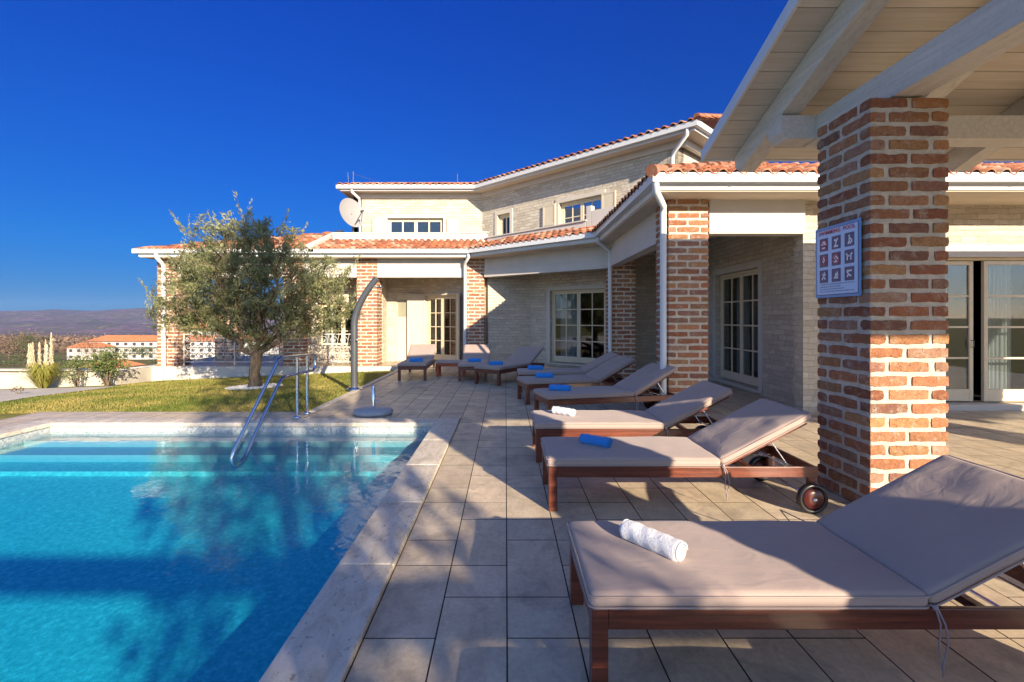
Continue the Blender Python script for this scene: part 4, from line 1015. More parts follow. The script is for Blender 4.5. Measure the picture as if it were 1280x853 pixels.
# ------------------------------------------------------------ sun loungers
SA = R(27.5); HX = 1.34
def make_lounger():
    r0 = empty('sun_lounger', (0, 0, 0)); LW = .68
    f = MB()
    for y0, y1 in ((0, .028), (LW - .028, LW)): f.box(.066, 2.09, y0 + .002, y1 - .002, .262, .345)
    f.box(.002, .030, .066, LW - .066, .262, .345); f.box(2.062, 2.088, .03, LW - .03, .264, .343)
    for i in range(13): x = .09 + i * .098; f.box(x, x + .07, .03, LW - .03, .325, .343)
    f.box(1.30, 1.34, .03, LW - .03, .27, .322); f.box(1.62, 1.66, .03, LW - .03, .265, .30)
    f.build('frame', 'lounger wood', r0, .004)
    for y in (0, LW - .066):
        l = MB(); l.box(0, .066, y, y + .066, 0, .347); l.build('leg', 'lounger wood', r0, .005)
        l = MB(); l.box(2.03, 2.092, y + (.03 if y == 0 else -.0), y + (.066 if y == 0 else .036), .10, .262); l.build('leg', 'lounger wood', r0, .005)
    def back(p):     # rotate about hinge line
        x, z = p.x - HX, p.z - .345
        return Vector((HX + x * math.cos(SA) - z * math.sin(SA), p.y, .345 + x * math.sin(SA) + z * math.cos(SA)))
    b = MB(); m = MB()
    for y0, y1 in ((.035, .075), (LW - .075, LW - .035)): m.box(HX + .0, HX + .76, y0, y1, .315, .347)
    for i in range(7): x = HX + .03 + i * .108; m.box(x, x + .075, .077, LW - .077, .328, .346)
    m.v = [tuple(back(Vector(v))) for v in m.v]; m.build('backrest', 'lounger wood', r0, .003)
    m = MB(); s_ = back(Vector((HX + .46, .1, .32)))
    for y in (.085, LW - .11): m.tube([(s_.x, y, s_.z), (1.94, y, .275)], .006, 6)
    m.tube([(1.94, .03, .30), (1.94, LW - .03, .30)], .007, 6); m.build('prop_stay', 'steel', r0)
    for y, sg in ((-.035, -1), (LW + .035, 1)):
        w = MB(); w.lathe((2.02, y, .115), [(.0, -.03), (.03, -.034), (.075, -.026), (.082, -.012), (.082, .012), (.075, .026), (.03, .034), (0, .03)], 36, (0, sg, 0))
        wo = w.build('wheel', 'wheel red', r0)
        t = MB(); t.lathe((2.02, y, .115), [(.083, -.020), (.105, -.026), (.115, -.014), (.115, .014), (.105, .026), (.083, .020), (.083, -.020)], 40, (0, sg, 0)); t.build('tyre', 'black plastic', wo)
        h = MB(); h.lathe((2.02, y, .115), [(.0, .048), (.012, .046), (.016, .034)], 14, (0, sg, 0)); h.build('hub_cap', 'steel', wo)
    a = MB(); a.tube([(2.02, -.03, .115), (2.02, LW + .03, .115)], .010, 8); a.build('axle', 'steel', r0)
    c = MB(); rbox(c, -.012, HX - .006, -.012, LW + .012, .347, .412, .028, 60, 26, puff=.010, wr=.0055, seed=2); seat = c.build('seat_cushion', 'cushion', r0)
    def piping(par, x0, x1, y0, y1, z, xf=None):
        P = []; rc = .03
        for cx, cy, a0 in ((x1 - rc, y1 - rc, 0), (x0 + rc, y1 - rc, 90), (x0 + rc, y0 + rc, 180), (x1 - rc, y0 + rc, 270)):
            for q in range(6): a_ = R(a0 + 18 * q); P.append(Vector((cx + rc * math.cos(a_), cy + rc * math.sin(a_), z)))
        F = []
        for i in range(len(P)):
            A, B_ = P[i], P[(i + 1) % len(P)]; k_ = max(1, int((B_ - A).length / .08))
            for j in range(k_): F.append(A.lerp(B_, j / k_))
        F = [xf(p) if xf else p for p in F]
        pb_ = MB(); pb_.tube(F, .0042, 6, closed=True); pb_.build('piping', 'cushion', par)
    piping(seat, -.013, HX - .004, -.014, LW + .014, .400); piping(seat, -.013, HX - .004, -.014, LW + .014, .358)
    c = MB(); rbox(c, HX + .006, HX + .80, -.012, LW + .012, .349, .412, .028, 40, 30, puff=.010, wr=.009, seed=5, xf=back); bk = c.build('back_cushion', 'cushion', r0); piping(bk, HX + .004, HX + .802, -.014, LW + .014, .400, back); piping(bk, HX + .004, HX + .802, -.014, LW + .014, .358, back)
    for y in (-.018, LW + .018):
        t = MB()
        t.tube([(HX - .01, y * .6 + (.12 if y > 1 else 0), .37), (HX + .005, y, .36), (HX + .02, y * 1.3, .30), (HX + .015, y * 1.2, .20), (HX + .03, y, .12)], .0035, 5)
        t.tube([(HX + .01, y, .365), (HX + .035, y * 1.6, .30), (HX + .05, y * 1.3, .22), (HX + .03, y * 1.3, .14), (HX + .035, y, .09)], .0035, 5)
        t.lathe((HX + .004, y, .362), [(0, -.010), (.010, -.006), (.012, 0), (.010, .006), (0, .010)], 8, (1, 0, 0))
        t.build('tie_cord', 'cord', r0)
    return r0
GL = 'wooden sun loungers along the terrace'
spots = [  # x, y, angle, label
    (.342, 1.926, 0, 'nearest sun lounger in view, with a large white rolled towel'),
    (.335, 3.77, 0, 'sun lounger with a blue rolled towel, its wheel against the near brick pillar'),
    (.316, 5.05, 0, 'third sun lounger from the front, partly sunlit, with a small white towel'),
    (.60, 6.84, 14, 'shaded sun lounger beside the white downpipe, nearest of the three carrying blue towels close together'),
    (.36, 8.42, 12, 'shaded sun lounger, middle one of the three with blue towels close together'),
    (.27, 9.86, 1, 'shaded sun lounger, rearmost of the three with blue towels close together'),
    (-.14, 10.73, 57, 'angled sun lounger before the recessed wall, sunlight on its raised backrest'),
    (-.44, 11.5, 90, 'lounger facing the camera before the brick pillar, its backrest half in sun'),
    (-1.90, 11.65, 92, 'leftmost sun lounger, facing the camera beside the lawn with a fully sunlit backrest'),
    (.36, .48, 0, 'unseen sun lounger added beside the camera for its shadow on the deck'),  # added out of view to shade the deck before the nearest lounger
]
proto = make_lounger()
for i, (x, y, a, lab) in enumerate(spots):
    o = proto if i == 0 else copy_tree(proto)
    o.location = (x, y, .002); o.rotation_euler.z = R(a); tag(o, lab, 'sun lounger', GL)
# rolled towels
def make_towel(mat):
    b = MB(); n = 40; nl = 30; r_ = .048; L = .30; vs = []
    for i in range(nl + 1):
        t = i / nl; x = (t - .5) * L
        for k in range(n):
            a = 2 * math.pi * k / n
            rr = r_ * (1 + .035 * mnoise.noise(Vector((x * 22, math.cos(a) * 1.6, math.sin(a) * 1.6))) + .03 * math.sin(x * 75 + 2.2 * math.sin(a)))
            e = min(t, 1 - t) * L
            if e < .010: rr *= .90 + .10 * math.sqrt(max(0, e / .010))
            z = rr * math.sin(a); z = max(z, -r_ * .80)
            vs.append((x, rr * 1.05 * math.cos(a), z))
    b.add(vs, [(i * n + k, i * n + (k + 1) % n, (i + 1) * n + (k + 1) % n, (i + 1) * n + k) for i in range(nl) for k in range(n)], smooth=True)
    for s, x in ((-1, -L / 2), (1, L / 2)):      # spiral of layers at the ends
        P = [(x + s * (.001 + .004 * (1 - t)), r_ * .93 * (1 - .9 * t) * math.cos(t * 20), r_ * .93 * (1 - .9 * t) * math.sin(t * 20)) for t in [q / 70 for q in range(71)]]
        P = [(a, b_, max(c, -r_ * .72)) for a, b_, c in P]
        b.tube(P, .0042, 6, caps=False)
        b.add([(x - s * .001, r_ * .95 * math.cos(a), max(-r_ * .78, r_ * .95 * math.sin(a))) for a in [2 * math.pi * k / 24 for k in range(24)]], [tuple(range(24))])
    # loose outer flap edge
    b.tube([((q / 20 - .5) * L * .98, r_ * 1.03, .006 + .004 * math.sin(q)) for q in range(21)], .0045, 6)
    return b.build('rolled_towel', mat)
tw, tb_ = make_towel('towel white'), make_towel('towel blue')
tl = [  # lounger index, local x, local y, angle, white?, label
    (0, .345, .36, -52, 1, 'white rolled towel on the nearest sun lounger'),
    (1, .43, .36, -40, 0, 'bright blue rolled towel on the second sun lounger from the front'),
    (2, .33, .38, -42, 1, 'small white rolled towel on the third sun lounger from the front'),
    (3, .30, .34, -30, 0, 'blue rolled towel on the nearest of the three close shaded loungers'),
    (4, .42, .32, -20, 0, 'blue rolled towel on the middle one of the three close shaded loungers'),
    (5, .36, .34, -5, 0, 'blue rolled towel on the rearmost of the three close shaded loungers'),
    (6, .36, .33, -50, 0, 'blue rolled towel on the angled lounger before the recessed wall'),
    (7, .52, .33, -86, 0, 'blue rolled towel on the lounger facing the camera by the brick pillar'),
    (8, .40, .30, -86, 0, 'blue rolled towel on the leftmost sunlit lounger'),
]
used = set()
for li, lx_, ly_, a, wh, lab in tl:
    src = tw if wh else tb_; o = src if wh not in used else src.copy()
    if wh in used: COL.objects.link(o)
    used.add(wh)
    x, y, ra, _ = spots[li]; r_ = R(ra)
    o.location = (x + lx_ * math.cos(r_) - ly_ * math.sin(r_), y + lx_ * math.sin(r_) + ly_ * math.cos(r_), .002 + .421 + .036)
    o.rotation_euler.z = r_ + R(a); tag(o, lab, 'towel', 'rolled towels on the loungers')
    o.scale = (1, 1, 1) if li == 0 else ((.88, .92, .92) if li < 3 else (1.0, 1.1, 1.1))
# low reddish table
t = empty('low_table', (-1.42, 12.75, .002), 0, 'low reddish wooden table with a grey pad between the two rear loungers', 'table')
b = MB(); b.box(-.36, .36, -.25, .25, .26, .33); b.build('frame', 'red wood', t, .004)
for x in (-.36, .30):
    for y in (-.25, .19): b = MB(); b.box(x, x + .06, y, y + .06, 0, .258); b.build('leg', 'red wood', t, .003)
b = MB(); rbox(b, -.37, .37, -.26, .26, .332, .39, .02, 8, 6); b.build('pad', 'cushion', t)

# ------------------------------------------------------------ outdoor shower, umbrella base, handrail
s0 = empty('outdoor_shower', (-3.19, 10.25, 0), 0, 'curved dark grey solar shower column at the edge of the lawn', 'shower')
b = MB(); P = []
for i in range(25):
    z = 2.32 * i / 24; q = max(0, (z - 1.35) / .97); P.append((.48 * q ** 1.7, -.02 * q, z + .02))
b.tube(P, [.074] * 12 + [.074 - .010 * (i / 12) for i in range(13)], 20); b.build('column', 'grey metal', s0)
b = MB(); b.lathe((0, 0, 0), [(0, 0), (.17, 0), (.17, .012), (.12, .02), (.115, .05), (0, .05)], 28); b.build('base_plate', 'steel', s0)
b = MB(); b.tube([(.42, -.03, 2.17), (.50, -.05, 2.14), (.55, -.06, 2.16)], .014, 8); b.lathe((.57, -.06, 2.15), [(0, .02), (.03, .018), (.06, -.004), (.055, -.016), (0, -.016)], 20, (.2, -.1, -1)); b.build('shower_head', 'steel', s0)
b = MB(); b.tube([(.08, -.08, 1.05), (.10, -.13, 1.05)], .018, 10); b.tube([(.10, -.13, 1.05), (.15, -.16, 1.05)], .008, 6); b.build('tap', 'steel', s0)
u = empty('umbrella_base', (-2.07, 7.62, .003), 0, 'round granite parasol base with a short steel tube by the pool edge', 'umbrella base')
b = MB(); b.lathe((0, 0, 0), [(0, 0), (.29, 0), (.305, .025), (.30, .055), (.26, .085), (.16, .105), (.06, .11), (0, .11)], 44); b.build('stone_disc', 'granite', u)
b = MB(); b.lathe((0, 0, 0), [(.028, .10), (.028, .44), (.024, .445), (.024, .10)], 20); b.build('tube', 'steel', u)
b = MB(); b.tube([(.03, 0, .2), (.075, 0, .2)], .007, 6); b.lathe((.085, 0, .2), [(0, -.012), (.018, -.01), (.018, .01), (0, .012)], 10, (1, 0, 0)); b.build('clamp_screw', 'steel', u)
hr = empty('pool_handrail', (-3.10, 7.2, 0), 0, 'double stainless steel handrail leading down the pool steps', 'handrail')
def arc(c, r_, a0, a1, n=7): return [(0, c[0] + r_ * math.cos(R(a0 + (a1 - a0) * i / (n - 1))), c[1] + r_ * math.sin(R(a0 + (a1 - a0) * i / (n - 1)))) for i in range(n)]
Y = lambda y: y - 7.2
P = [(0, Y(7.84), .66), (0, Y(7.90), .70), (0, Y(7.92), .76), (0, Y(7.92), .84), (0, Y(7.90), .90), (0, Y(7.84), .925)]
P += [(0, Y(6.75), .955), (0, Y(6.62), .93), (0, Y(6.55), .85), (0, Y(5.56), .0), (0, Y(5.50), -.10), (0, Y(5.54), -.18), (0, Y(5.66), -.20), (0, Y(5.80), -.14), (0, Y(5.90), -.04), (0, Y(6.62), .58), (0, Y(6.74), .66), (0, Y(6.86), .68)]
b = MB(); b.tube(P, .021, 12, closed=True); b.build('rail', 'steel', hr)
for y in (7.24, 7.6):
    b = MB(); b.tube([(0, Y(y), 0.0), (0, Y(y), .93)], .020, 12); po = b.build('post', 'steel', hr)
    b = MB(); b.lathe((0, Y(y), .012 if y > 7.3 else .02), [(.021, .03), (.05, .018), (.05, -.012), (.0, -.012)], 20); b.build('flange', 'steel', po)

# ------------------------------------------------------------ pool sign on the near pillar
sg = empty('pool_sign', (2.796, 4.10, 1.985), 0, 'blue swimming pool rules sign on the near brick pillar', 'sign')
WS, HS = .56, .615
b = MB(); b.box(-.006, 0, -WS / 2, WS / 2, -HS / 2, HS / 2); b.build('plate', 'sign blue', sg, .002)
def sq(mb, u0, u1, v0, v1, lay): # u to the right as seen (towards -Y), v up
    mb.add([(-.0065 - lay * .0012, -u0, v0), (-.0065 - lay * .0012, -u1, v0), (-.0065 - lay * .0012, -u1, v1), (-.0065 - lay * .0012, -u0, v1)], [(0, 1, 2, 3)])
b = MB(); e = .022; u0, u1, v0, v1 = -WS / 2 + e, WS / 2 - e, -HS / 2 + e, HS / 2 - e; sq(b, u0, u1, v0, v1, 1); b.build('panel', 'sign navy', sg)
b = MB(); e = .028; sq(b, -WS / 2 + e, WS / 2 - e, -HS / 2 + e, HS / 2 - e, 2); b.build('panel', 'sign pale', sg)
nav, wht, red = MB(), MB(), MB()
def disc(mb, u, v, r_, lay, n=14): mb.add([(-.0065 - lay * .0012, -(u + r_ * math.cos(6.283 * k / n)), v + r_ * math.sin(6.283 * k / n)) for k in range(n)], [tuple(range(n))])
def bar(mb, ua, va, ub, vb, w, lay):
    d = Vector((ub - ua, vb - va)).normalized(); n_ = Vector((-d.y, d.x)) * w / 2; X = -.0065 - lay * .0012
    mb.add([(X, -(ua + n_.x), va + n_.y), (X, -(ub + n_.x), vb + n_.y), (X, -(ub - n_.x), vb - n_.y), (X, -(ua - n_.x), va - n_.y)], [(0, 1, 2, 3)])
def ring(mb, u, v, r_, w, lay, n=24):
    X = -.0065 - lay * .0012; V = []
    for k in range(n): c, s = math.cos(6.283 * k / n), math.sin(6.283 * k / n); V += [(X, -(u + r_ * c), v + r_ * s), (X, -(u + (r_ - w) * c), v + (r_ - w) * s)]
    mb.add(V, [(2 * k, (2 * k + 2) % (2 * n), (2 * k + 3) % (2 * n), 2 * k + 1) for k in range(n)])
S_ = .112
picts = [ # bars as (u,v,u,v) in -1..1 cell units, discs as (u,v,r)
    ([(-.7, .1, .7, .1), (-.7, -.6, .6, -.6), (-.5, .5, .5, .5)], [(.1, .3, .16)]),
    ([(-.2, -.6, .1, .2), (.1, .2, .5, .7), (.1, .2, -.5, .5), (-.6, -.7, .6, -.7)], [(-.1, .45, .16)]),
    ([(0, -.2, 0, .35), (0, -.2, -.3, -.8), (0, -.2, .35, -.8), (0, .3, .45, 0), (.6, -.6, .6, .0)], [(0, .62, .18)]),
    ([(-.3, -.2, .3, -.2), (-.4, .1, .4, .1), (0, -.2, 0, .4)], [(0, .5, .18), (0, -.1, .3)]),
    ([(-.6, .5, .4, -.5), (-.2, .6, .6, -.1), (-.6, -.5, .6, -.5)], [(-.4, .2, .16)]),
    ([(-.5, .1, .45, .1), (-.5, .1, -.5, -.65), (.4, .1, .4, -.65), (-.5, .2, -.7, .6), (.4, .2, .6, .5), (-.15, .1, .1, .1)], [(.62, .45, .18)]),
    ([(-.5, -.6, .0, .0), (0, 0, .5, -.6), (0, 0, .1, .45), (.1, .4, .6, .2), (.1, .4, -.4, .3)], [(.2, .65, .17)]),
    ([(-.6, -.5, .6, -.5), (-.4, -.5, -.1, .0), (.4, .6, .1, -.3), (.1, -.3, .6, .1)], [(-.05, .2, .18)]),
    ([(-.6, .5, .3, .45), (-.6, .45, -.2, -.1), (-.2, -.1, -.5, -.6), (-.2, -.1, .5, -.5)], [(.5, .5, .17)]),
]
for k, (bars, discs) in enumerate(picts):
    c, r_ = k % 3, k // 3; cu, cv = -.158 + c * .158, .155 - r_ * .138
    sq(nav, cu - S_ / 2, cu + S_ / 2, cv - S_ / 2, cv + S_ / 2, 3)
    q = S_ / 2 * .82
    wht = MB()
    for a in bars: bar(wht, cu + a[0] * q, cv + a[1] * q, cu + a[2] * q, cv + a[3] * q, .014, 4)
    for a in discs: disc(wht, cu + a[0] * q, cv + a[1] * q, a[2] * q * 1.1, 4.4)
    wht.build('pictogram', 'sign white', sg)
    if k in (0, 3, 4): ring(red, cu, cv, q * .95, .008, 5); bar(red, cu - q * .6, cv + q * .6, cu + q * .6, cv - q * .6, .008, 5)
rs = random.Random(3)
for i, (v, L) in enumerate(((-.192, .96), (-.213, .62), (-.234, .70), (-.255, .98))):     # four lines of small print, unreadable in the photograph
    u_ = -.205
    while u_ < -.205 + .41 * L:
        wl = rs.uniform(.012, .034)
        k2 = u_
        while k2 < u_ + wl: sq(nav, k2, k2 + .0032, v - .0045, v + .0045 * rs.choice((1, 1, .5)), 3); k2 += .0055
        u_ += wl + .008
nav.build('pictogram_field', 'sign navy', sg); red.build('prohibition_mark', 'sign red', sg)
def text(body, size, loc, rot, mat, parent, name, ext=.0008, sx=1.0):
    c = bpy.data.curves.new(name, 'FONT'); c.body = body; c.size = size; c.align_x = 'CENTER'; c.align_y = 'CENTER'; c.extrude = ext
    c.offset = size * .012; c.space_character = 1.08
    t_ = bpy.data.objects.new(name, c); COL.objects.link(t_)
    dg = bpy.context.evaluated_depsgraph_get(); dg.update(); me = bpy.data.meshes.new_from_object(t_.evaluated_get(dg)); bpy.data.objects.remove(t_)
    me.materials.clear(); me.materials.append(M[mat]); o = bpy.data.objects.new(name, me); COL.objects.link(o)
    o.location = loc; o.rotation_euler = rot; o.scale = (sx, 1, 1); o.parent = parent; return o
text('SWIMMING', .047, (-.0115, .085, .254), (R(90), 0, R(-90)), 'sign red', sg, 'lettering', sx=1.12)
text('POOL', .047, (-.0115, -.155, .254), (R(90), 0, R(-90)), 'sign red', sg, 'lettering', sx=1.12)

# ------------------------------------------------------------ trees and plants
def leaf_cloud(pts, size, asp=.28, droop=None, col=None, r_=rng):
    n = len(pts); d = r_.normal(size=(n, 3)); d /= np.linalg.norm(d, axis=1)[:, None]
    if droop is not None: d = d * .6 + droop; d /= np.linalg.norm(d, axis=1)[:, None]
    s = r_.normal(size=(n, 3)); s = np.cross(d, s); s /= np.linalg.norm(s, axis=1)[:, None] + 1e-9
    L = size * r_.uniform(.6, 1.3, n)[:, None]; w = L * asp * .5
    co = np.stack([pts - d * L * .5, pts + s * w, pts + d * L * .5, pts - s * w], 1).reshape(-1, 3)
    q = np.arange(n * 4).reshape(-1, 4); c = np.clip(r_.normal(.45, .25, n), 0, 1) if col is None else col
    return co, q, c
def limb(b, p, q, r0, r1, rr, n=6, wob=.06, nseg=8):
    P = []; p, q = Vector(p), Vector(q)
    for i in range(n + 1):
        t = i / n; w = Vector((rr.normal(), rr.normal(), rr.normal())) * wob * math.sin(math.pi * t) * (q - p).length * .6
        P.append(p.lerp(q, t) + w)
    b.tube(P, [r0 + (r1 - r0) * i / n for i in range(n + 1)], nseg); return P
# olive tree on the lawn
ox, oy = -5.98, 11.6; oz = ground_h(ox, oy)
ot = empty('olive_tree', (ox, oy, oz), 0, 'broad grey green olive tree on the lawn with white gravel round its trunk', 'tree')
rr = np.random.default_rng(21)
b = MB(); tr = [(0, 0, -.1), (.01, 0, .15), (-.02, .02, .35), (.03, 0, .62), (.04, .02, .82)]
b.tube(tr, [.19, .135, .118, .125, .13], 16)
tips = []
mains = [((.02, 0, .72), (-1.0, .1, 1.42), .075), ((.05, 0, .78), (-.15, .3, 1.75), .07), ((.06, 0, .70), (1.0, -.2, 1.55), .07), ((.05, 0, .8), (.35, -.4, 1.9), .06), ((.0, 0, .8), (-.5, -.4, 1.9), .055), ((.05, 0, .78), (.6, .6, 1.7), .06)]
for p, q, r_ in mains:
    P = limb(b, p, q, r_, r_ * .6, rr, 7, .10, 9)
    for k in range(7):
        s = P[rr.integers(3, 8)]; e = s + Vector((rr.normal(0, .75), rr.normal(0, .75), rr.uniform(.1, 1.2))); Q = limb(b, s, e, r_ * .42, .012, rr, 5, .10, 6); tips += Q[2:]
b.build('trunk', 'bark', ot)
# crown clumps fitted to the outline in the photograph (x right, z up, metres)
lobes = [(-.3, 2.55, 1.45, .95), (-1.3, 2.2, .95, .85), (-1.85, 1.95, .75, .70), (.6, 2.45, 1.15, .95), (-.4, 3.30, 1.15, .72), (-1.25, 3.05, .6, .5), (-.1, 3.62, .65, .45), (.55, 3.35, .6, .5), (1.55, 2.05, .85, .72), (1.95, 1.70, .55, .50), (.9, 1.55, .8, .45), (-.3, 1.7, .9, .55), (-1.1, 1.55, .65, .45), (1.8, 2.65, .42, .55), (.1, 1.25, .45, .3), (-1.55, 2.7, .5, .5)]
cl = []; 
vol = np.array([l[2] ** 2 * l[3] for l in lobes]); vol = vol ** .8; vol /= vol.sum()
NT = 880
for i in range(NT):
    l = lobes[rr.choice(len(lobes), p=vol)]
    d = rr.normal(size=3); d /= np.linalg.norm(d); t = rr.uniform(.25, 1.03) ** .6
    c = np.array([l[0], rr.normal(0, .12), l[1]]) + d * t * np.array([l[2], l[2] * .95, l[3]])
    cl.append(c)
cl = np.array(cl); pts = []; cc = []; dr = []
for c in cl:
    up = rr.normal(size=3) * .5 + np.array([(c[0]) * .25, (c[1]) * .25, .55]); up /= np.linalg.norm(up); L = rr.uniform(.22, .48)
    m = rr.integers(42, 85); t = rr.uniform(-.4, .6, m)[:, None]
    p = c + up * t * L + rr.normal(0, .045, (m, 3)) * (1.1 - t * .6); pts.append(p); cc.append(np.clip(rr.normal(.42 + rr.normal(0, .22), .22, m), 0, 1)); dr.append(np.tile(up * .9, (m, 1)))
# sprays standing out of the outline
for i in range(46):
    l = lobes[rr.integers(len(lobes))]; a = rr.uniform(0, math.pi); yv = rr.normal(0, .4)
    c = np.array([l[0] + math.cos(a) * l[2] * .93, yv, l[1] + math.sin(a) * l[3] * .93]); up = np.array([math.cos(a) * .5, rr.normal(0, .3), 1.0]); up /= np.linalg.norm(up)
    m = 34; t = rr.uniform(0, 1, m)[:, None]; pts.append(c + up * t * .50 + rr.normal(0, .018, (m, 3))); cc.append(np.clip(rr.normal(.7, .15, m), 0, 1)); dr.append(np.tile(up * .8, (m, 1)))
pts = np.vstack(pts); cc = np.concatenate(cc); dr = np.vstack(dr)
co, q, c = leaf_cloud(pts, .085, .27, dr, cc, rr); fast_mesh('crown', co, q, c, 'olive leaf', ot)
b = MB()
for c in cl[::2]:
    s = tips[int(np.argmin([(Vector(c) - t_).length for t_ in tips]))]; b.tube([s, Vector(c)], [.009, .004], 4, caps=False)
b.build('twigs', 'bark', ot)
# gravel ring
b = MB(); r2 = np.random.default_rng(4)
for i in range(900):
    a = r2.random() * 6.283; d = .62 * math.sqrt(r2.random()); x, y = ox + d * math.cos(a) * 1.0, oy + d * math.sin(a); s = r2.uniform(.012, .028); z = ground_h(x, y)
    V = [(x + s * math.cos(k * 1.2566 + a), y + s * math.sin(k * 1.2566 + a) * .8, z - .004) for k in range(5)] + [(x + s * .5 * math.cos(k * 1.2566 + a), y + s * .5 * math.sin(k * 1.2566 + a), z + s * .9) for k in range(5)]
    b.add(V, [(5, 6, 7, 8, 9)] + [(k, (k + 1) % 5, 5 + (k + 1) % 5, 5 + k) for k in range(5)])
for k in range(1):
    n_ = 24; V = [(ox, oy, ground_h(ox, oy) + .004)] + [(ox + .63 * math.cos(6.283 * i / n_), oy + .63 * math.sin(6.283 * i / n_), ground_h(ox + .63 * math.cos(6.283 * i / n_), oy + .63 * math.sin(6.283 * i / n_)) + .004) for i in range(n_)]
    b.add(V, [(0, 1 + i, 1 + (i + 1) % n_) for i in range(n_)])
tag(b.build('gravel_ring', 'gravel'), 'white gravel around the olive trunk', 'gravel', kind='stuff')

def shrub(x, y, w, h, n, mat, size, asp, name, lab, cat, grp=None, twigs=True, seed=0, z=None):
    r_ = np.random.default_rng(seed); z = ground_h(x, y) if z is None else z
    o = empty(name, (x, y, z), 0, lab, cat, grp)
    k = max(6, n // 60); C = r_.normal(size=(k, 3)); C /= np.linalg.norm(C, axis=1)[:, None]; C *= (r_.random((k, 1)) ** .4); C = C * np.array([w / 2, w / 2, h * .42]) * .85 + np.array([0, 0, h * .58])
    P = C[r_.integers(k, size=n)] + r_.normal(0, 1, (n, 3)) * np.array([w, w, h]) * .085; P[:, 2] = np.maximum(P[:, 2], .03)
    co, q, c = leaf_cloud(P, size, asp, None, None, r_); fast_mesh('foliage', co, q, c, mat, o)
    if twigs:
        b = MB()
        for c in C[::2]: b.tube([(c[0] * .12, c[1] * .12, 0), (c[0] * .6, c[1] * .6, c[2] * .55), tuple(c)], [.018 * max(.6, h), .01 * max(.6, h), .004], 5, caps=False)
        b.build('stems', 'bark', o)
    return o
GP = 'shrubs along the garden wall'
shrub(-10.85, 13.25, 1.05, 1.15, 1700, 'shrub leaf', .075, .5, 'shrub', 'tall leafy green shrub against the left brick pillar', 'shrub', GP, seed=1)
shrub(-11.55, 13.1, .72, .85, 700, 'shrub leaf', .06, .5, 'shrub', 'loose pale shrub between the pampas grass and the leafy shrub', 'shrub', GP, seed=2)
shrub(-12.35, 12.95, .5, .55, 120, 'bare twig', .05, .3, 'shrub', 'small bare twiggy shrub in front of the white garden wall', 'shrub', GP, seed=3)
shrub(-14.1, 12.9, .8, .55, 420, 'shrub leaf', .05, .5, 'shrub', 'low dark shrub at the left edge of the picture by the wall', 'shrub', GP, seed=4)
shrub(-10.9, 10.9, .30, .22, 110, 'bare twig', .04, .4, 'small_plant', 'little dry plant on the path edge', 'plant', seed=5)
shrub(-12.0, 10.2, .30, .25, 110, 'bare twig', .04, .4, 'small_plant', 'little dry plant on the pale path, further left', 'plant', seed=6)
# pampas grass
px, py = -12.45, 13.1; pz = ground_h(px, py); pg = empty('pampas_grass', (px, py, pz), 0, 'clump of pampas grass with tall beige plumes before the garden wall', 'plant')
r_ = np.random.default_rng(9); n = 520; a = r_.random(n) * 6.283; lean = r_.uniform(.1, .62, n); hh = r_.uniform(.30, .72, n); V = []; 
for i in range(n):
    d = np.array([math.cos(a[i]), math.sin(a[i]), 0]); s = np.array([-d[1], d[0], 0]) * .007
    p0 = d * .08; p1 = d * (.08 + lean[i] * .5) + np.array([0, 0, hh[i]]); p2 = d * (.08 + lean[i]) + np.array([0, 0, hh[i] * .75])
    V += [p0 - s, p0 + s, p1 + s, p1 - s, p1 - s, p1 + s, p2 + s * .2, p2 - s * .2]
V = np.array(V); fast_mesh('blades', V, np.arange(len(V)).reshape(-1, 4), np.repeat(np.clip(r_.normal(.5, .25, n), 0, 1), 2), 'pampas blade', pg)
P = []; b = MB()
for i in range(8):
    x, y = r_.uniform(-.40, .40), r_.uniform(-.25, .25); h = r_.uniform(1.0, 1.40); b.tube([(x * .4, y * .4, 0), (x, y, h)], .006, 5, caps=False)
    t = r_.random(240); P.append(np.stack([x + r_.normal(0, .021, 240) * (1.15 - t), y + r_.normal(0, .021, 240) * (1.15 - t), h - .45 + t * .62], 1))
b.build('stalks', 'pampas plume', pg); P = np.vstack(P); co, q, c = leaf_cloud(P, .07, .2, np.array([0, 0, 1.2]), None, r_); fast_mesh('plumes', co, q, c, 'pampas plume', pg)
# garden wall
b = MB()
for i in range(14):
    x0, x1 = -26 + i * 1.065, -26 + (i + 1) * 1.065
    b.box(x0, x1 - .004, 13.62, 13.86, -1.6, .0 + .02 * math.sin(i)); b.box(x0, x1 - .004, 13.58, 13.90, .022, .07)
b.box(-11.09, -10.92, 13.62, 15.0, -1.6, .0)
tag(b.build('garden_wall', 'garden wall'), 'low pale garden wall beyond the path', 'wall')

# unseen cypress added behind the camera to shade the coping and near deck
def column_tree(x, y, h, w, seed, lab):
    o = empty('added_cypress', (x, y, 0), 0, lab, 'tree'); r_ = np.random.default_rng(seed); n = 9500
    t = r_.random(n) ** .8; a = r_.random(n) * 6.283; rad = w / 2 * np.minimum(1, 3.2 * (1 - t) ** .8) * np.minimum(1, .35 + t * 5) * (r_.random(n) ** .45) * (1 + .18 * np.sin(t * 37 + a * 3))
    P = np.stack([np.cos(a) * rad, np.sin(a) * rad, .3 + t * (h - .3)], 1); co, q, c = leaf_cloud(P, .17, .5, np.array([0, 0, .8]), None, r_); fast_mesh('crown', co, q, c, 'cypress leaf', o)
    b = MB(); b.tube([(0, 0, -.1), (0, 0, h * .9)], [.14, .02], 10); b.build('trunk', 'bark', o)
def sunward(x, y, d): return x + .4695 * d, y - .8829 * d
x_, y_ = sunward(-1.1, 2.8, 13.0); column_tree(x_, y_, 12.5, 2.3, 1, 'unseen dark cypress added behind the camera for its shade')

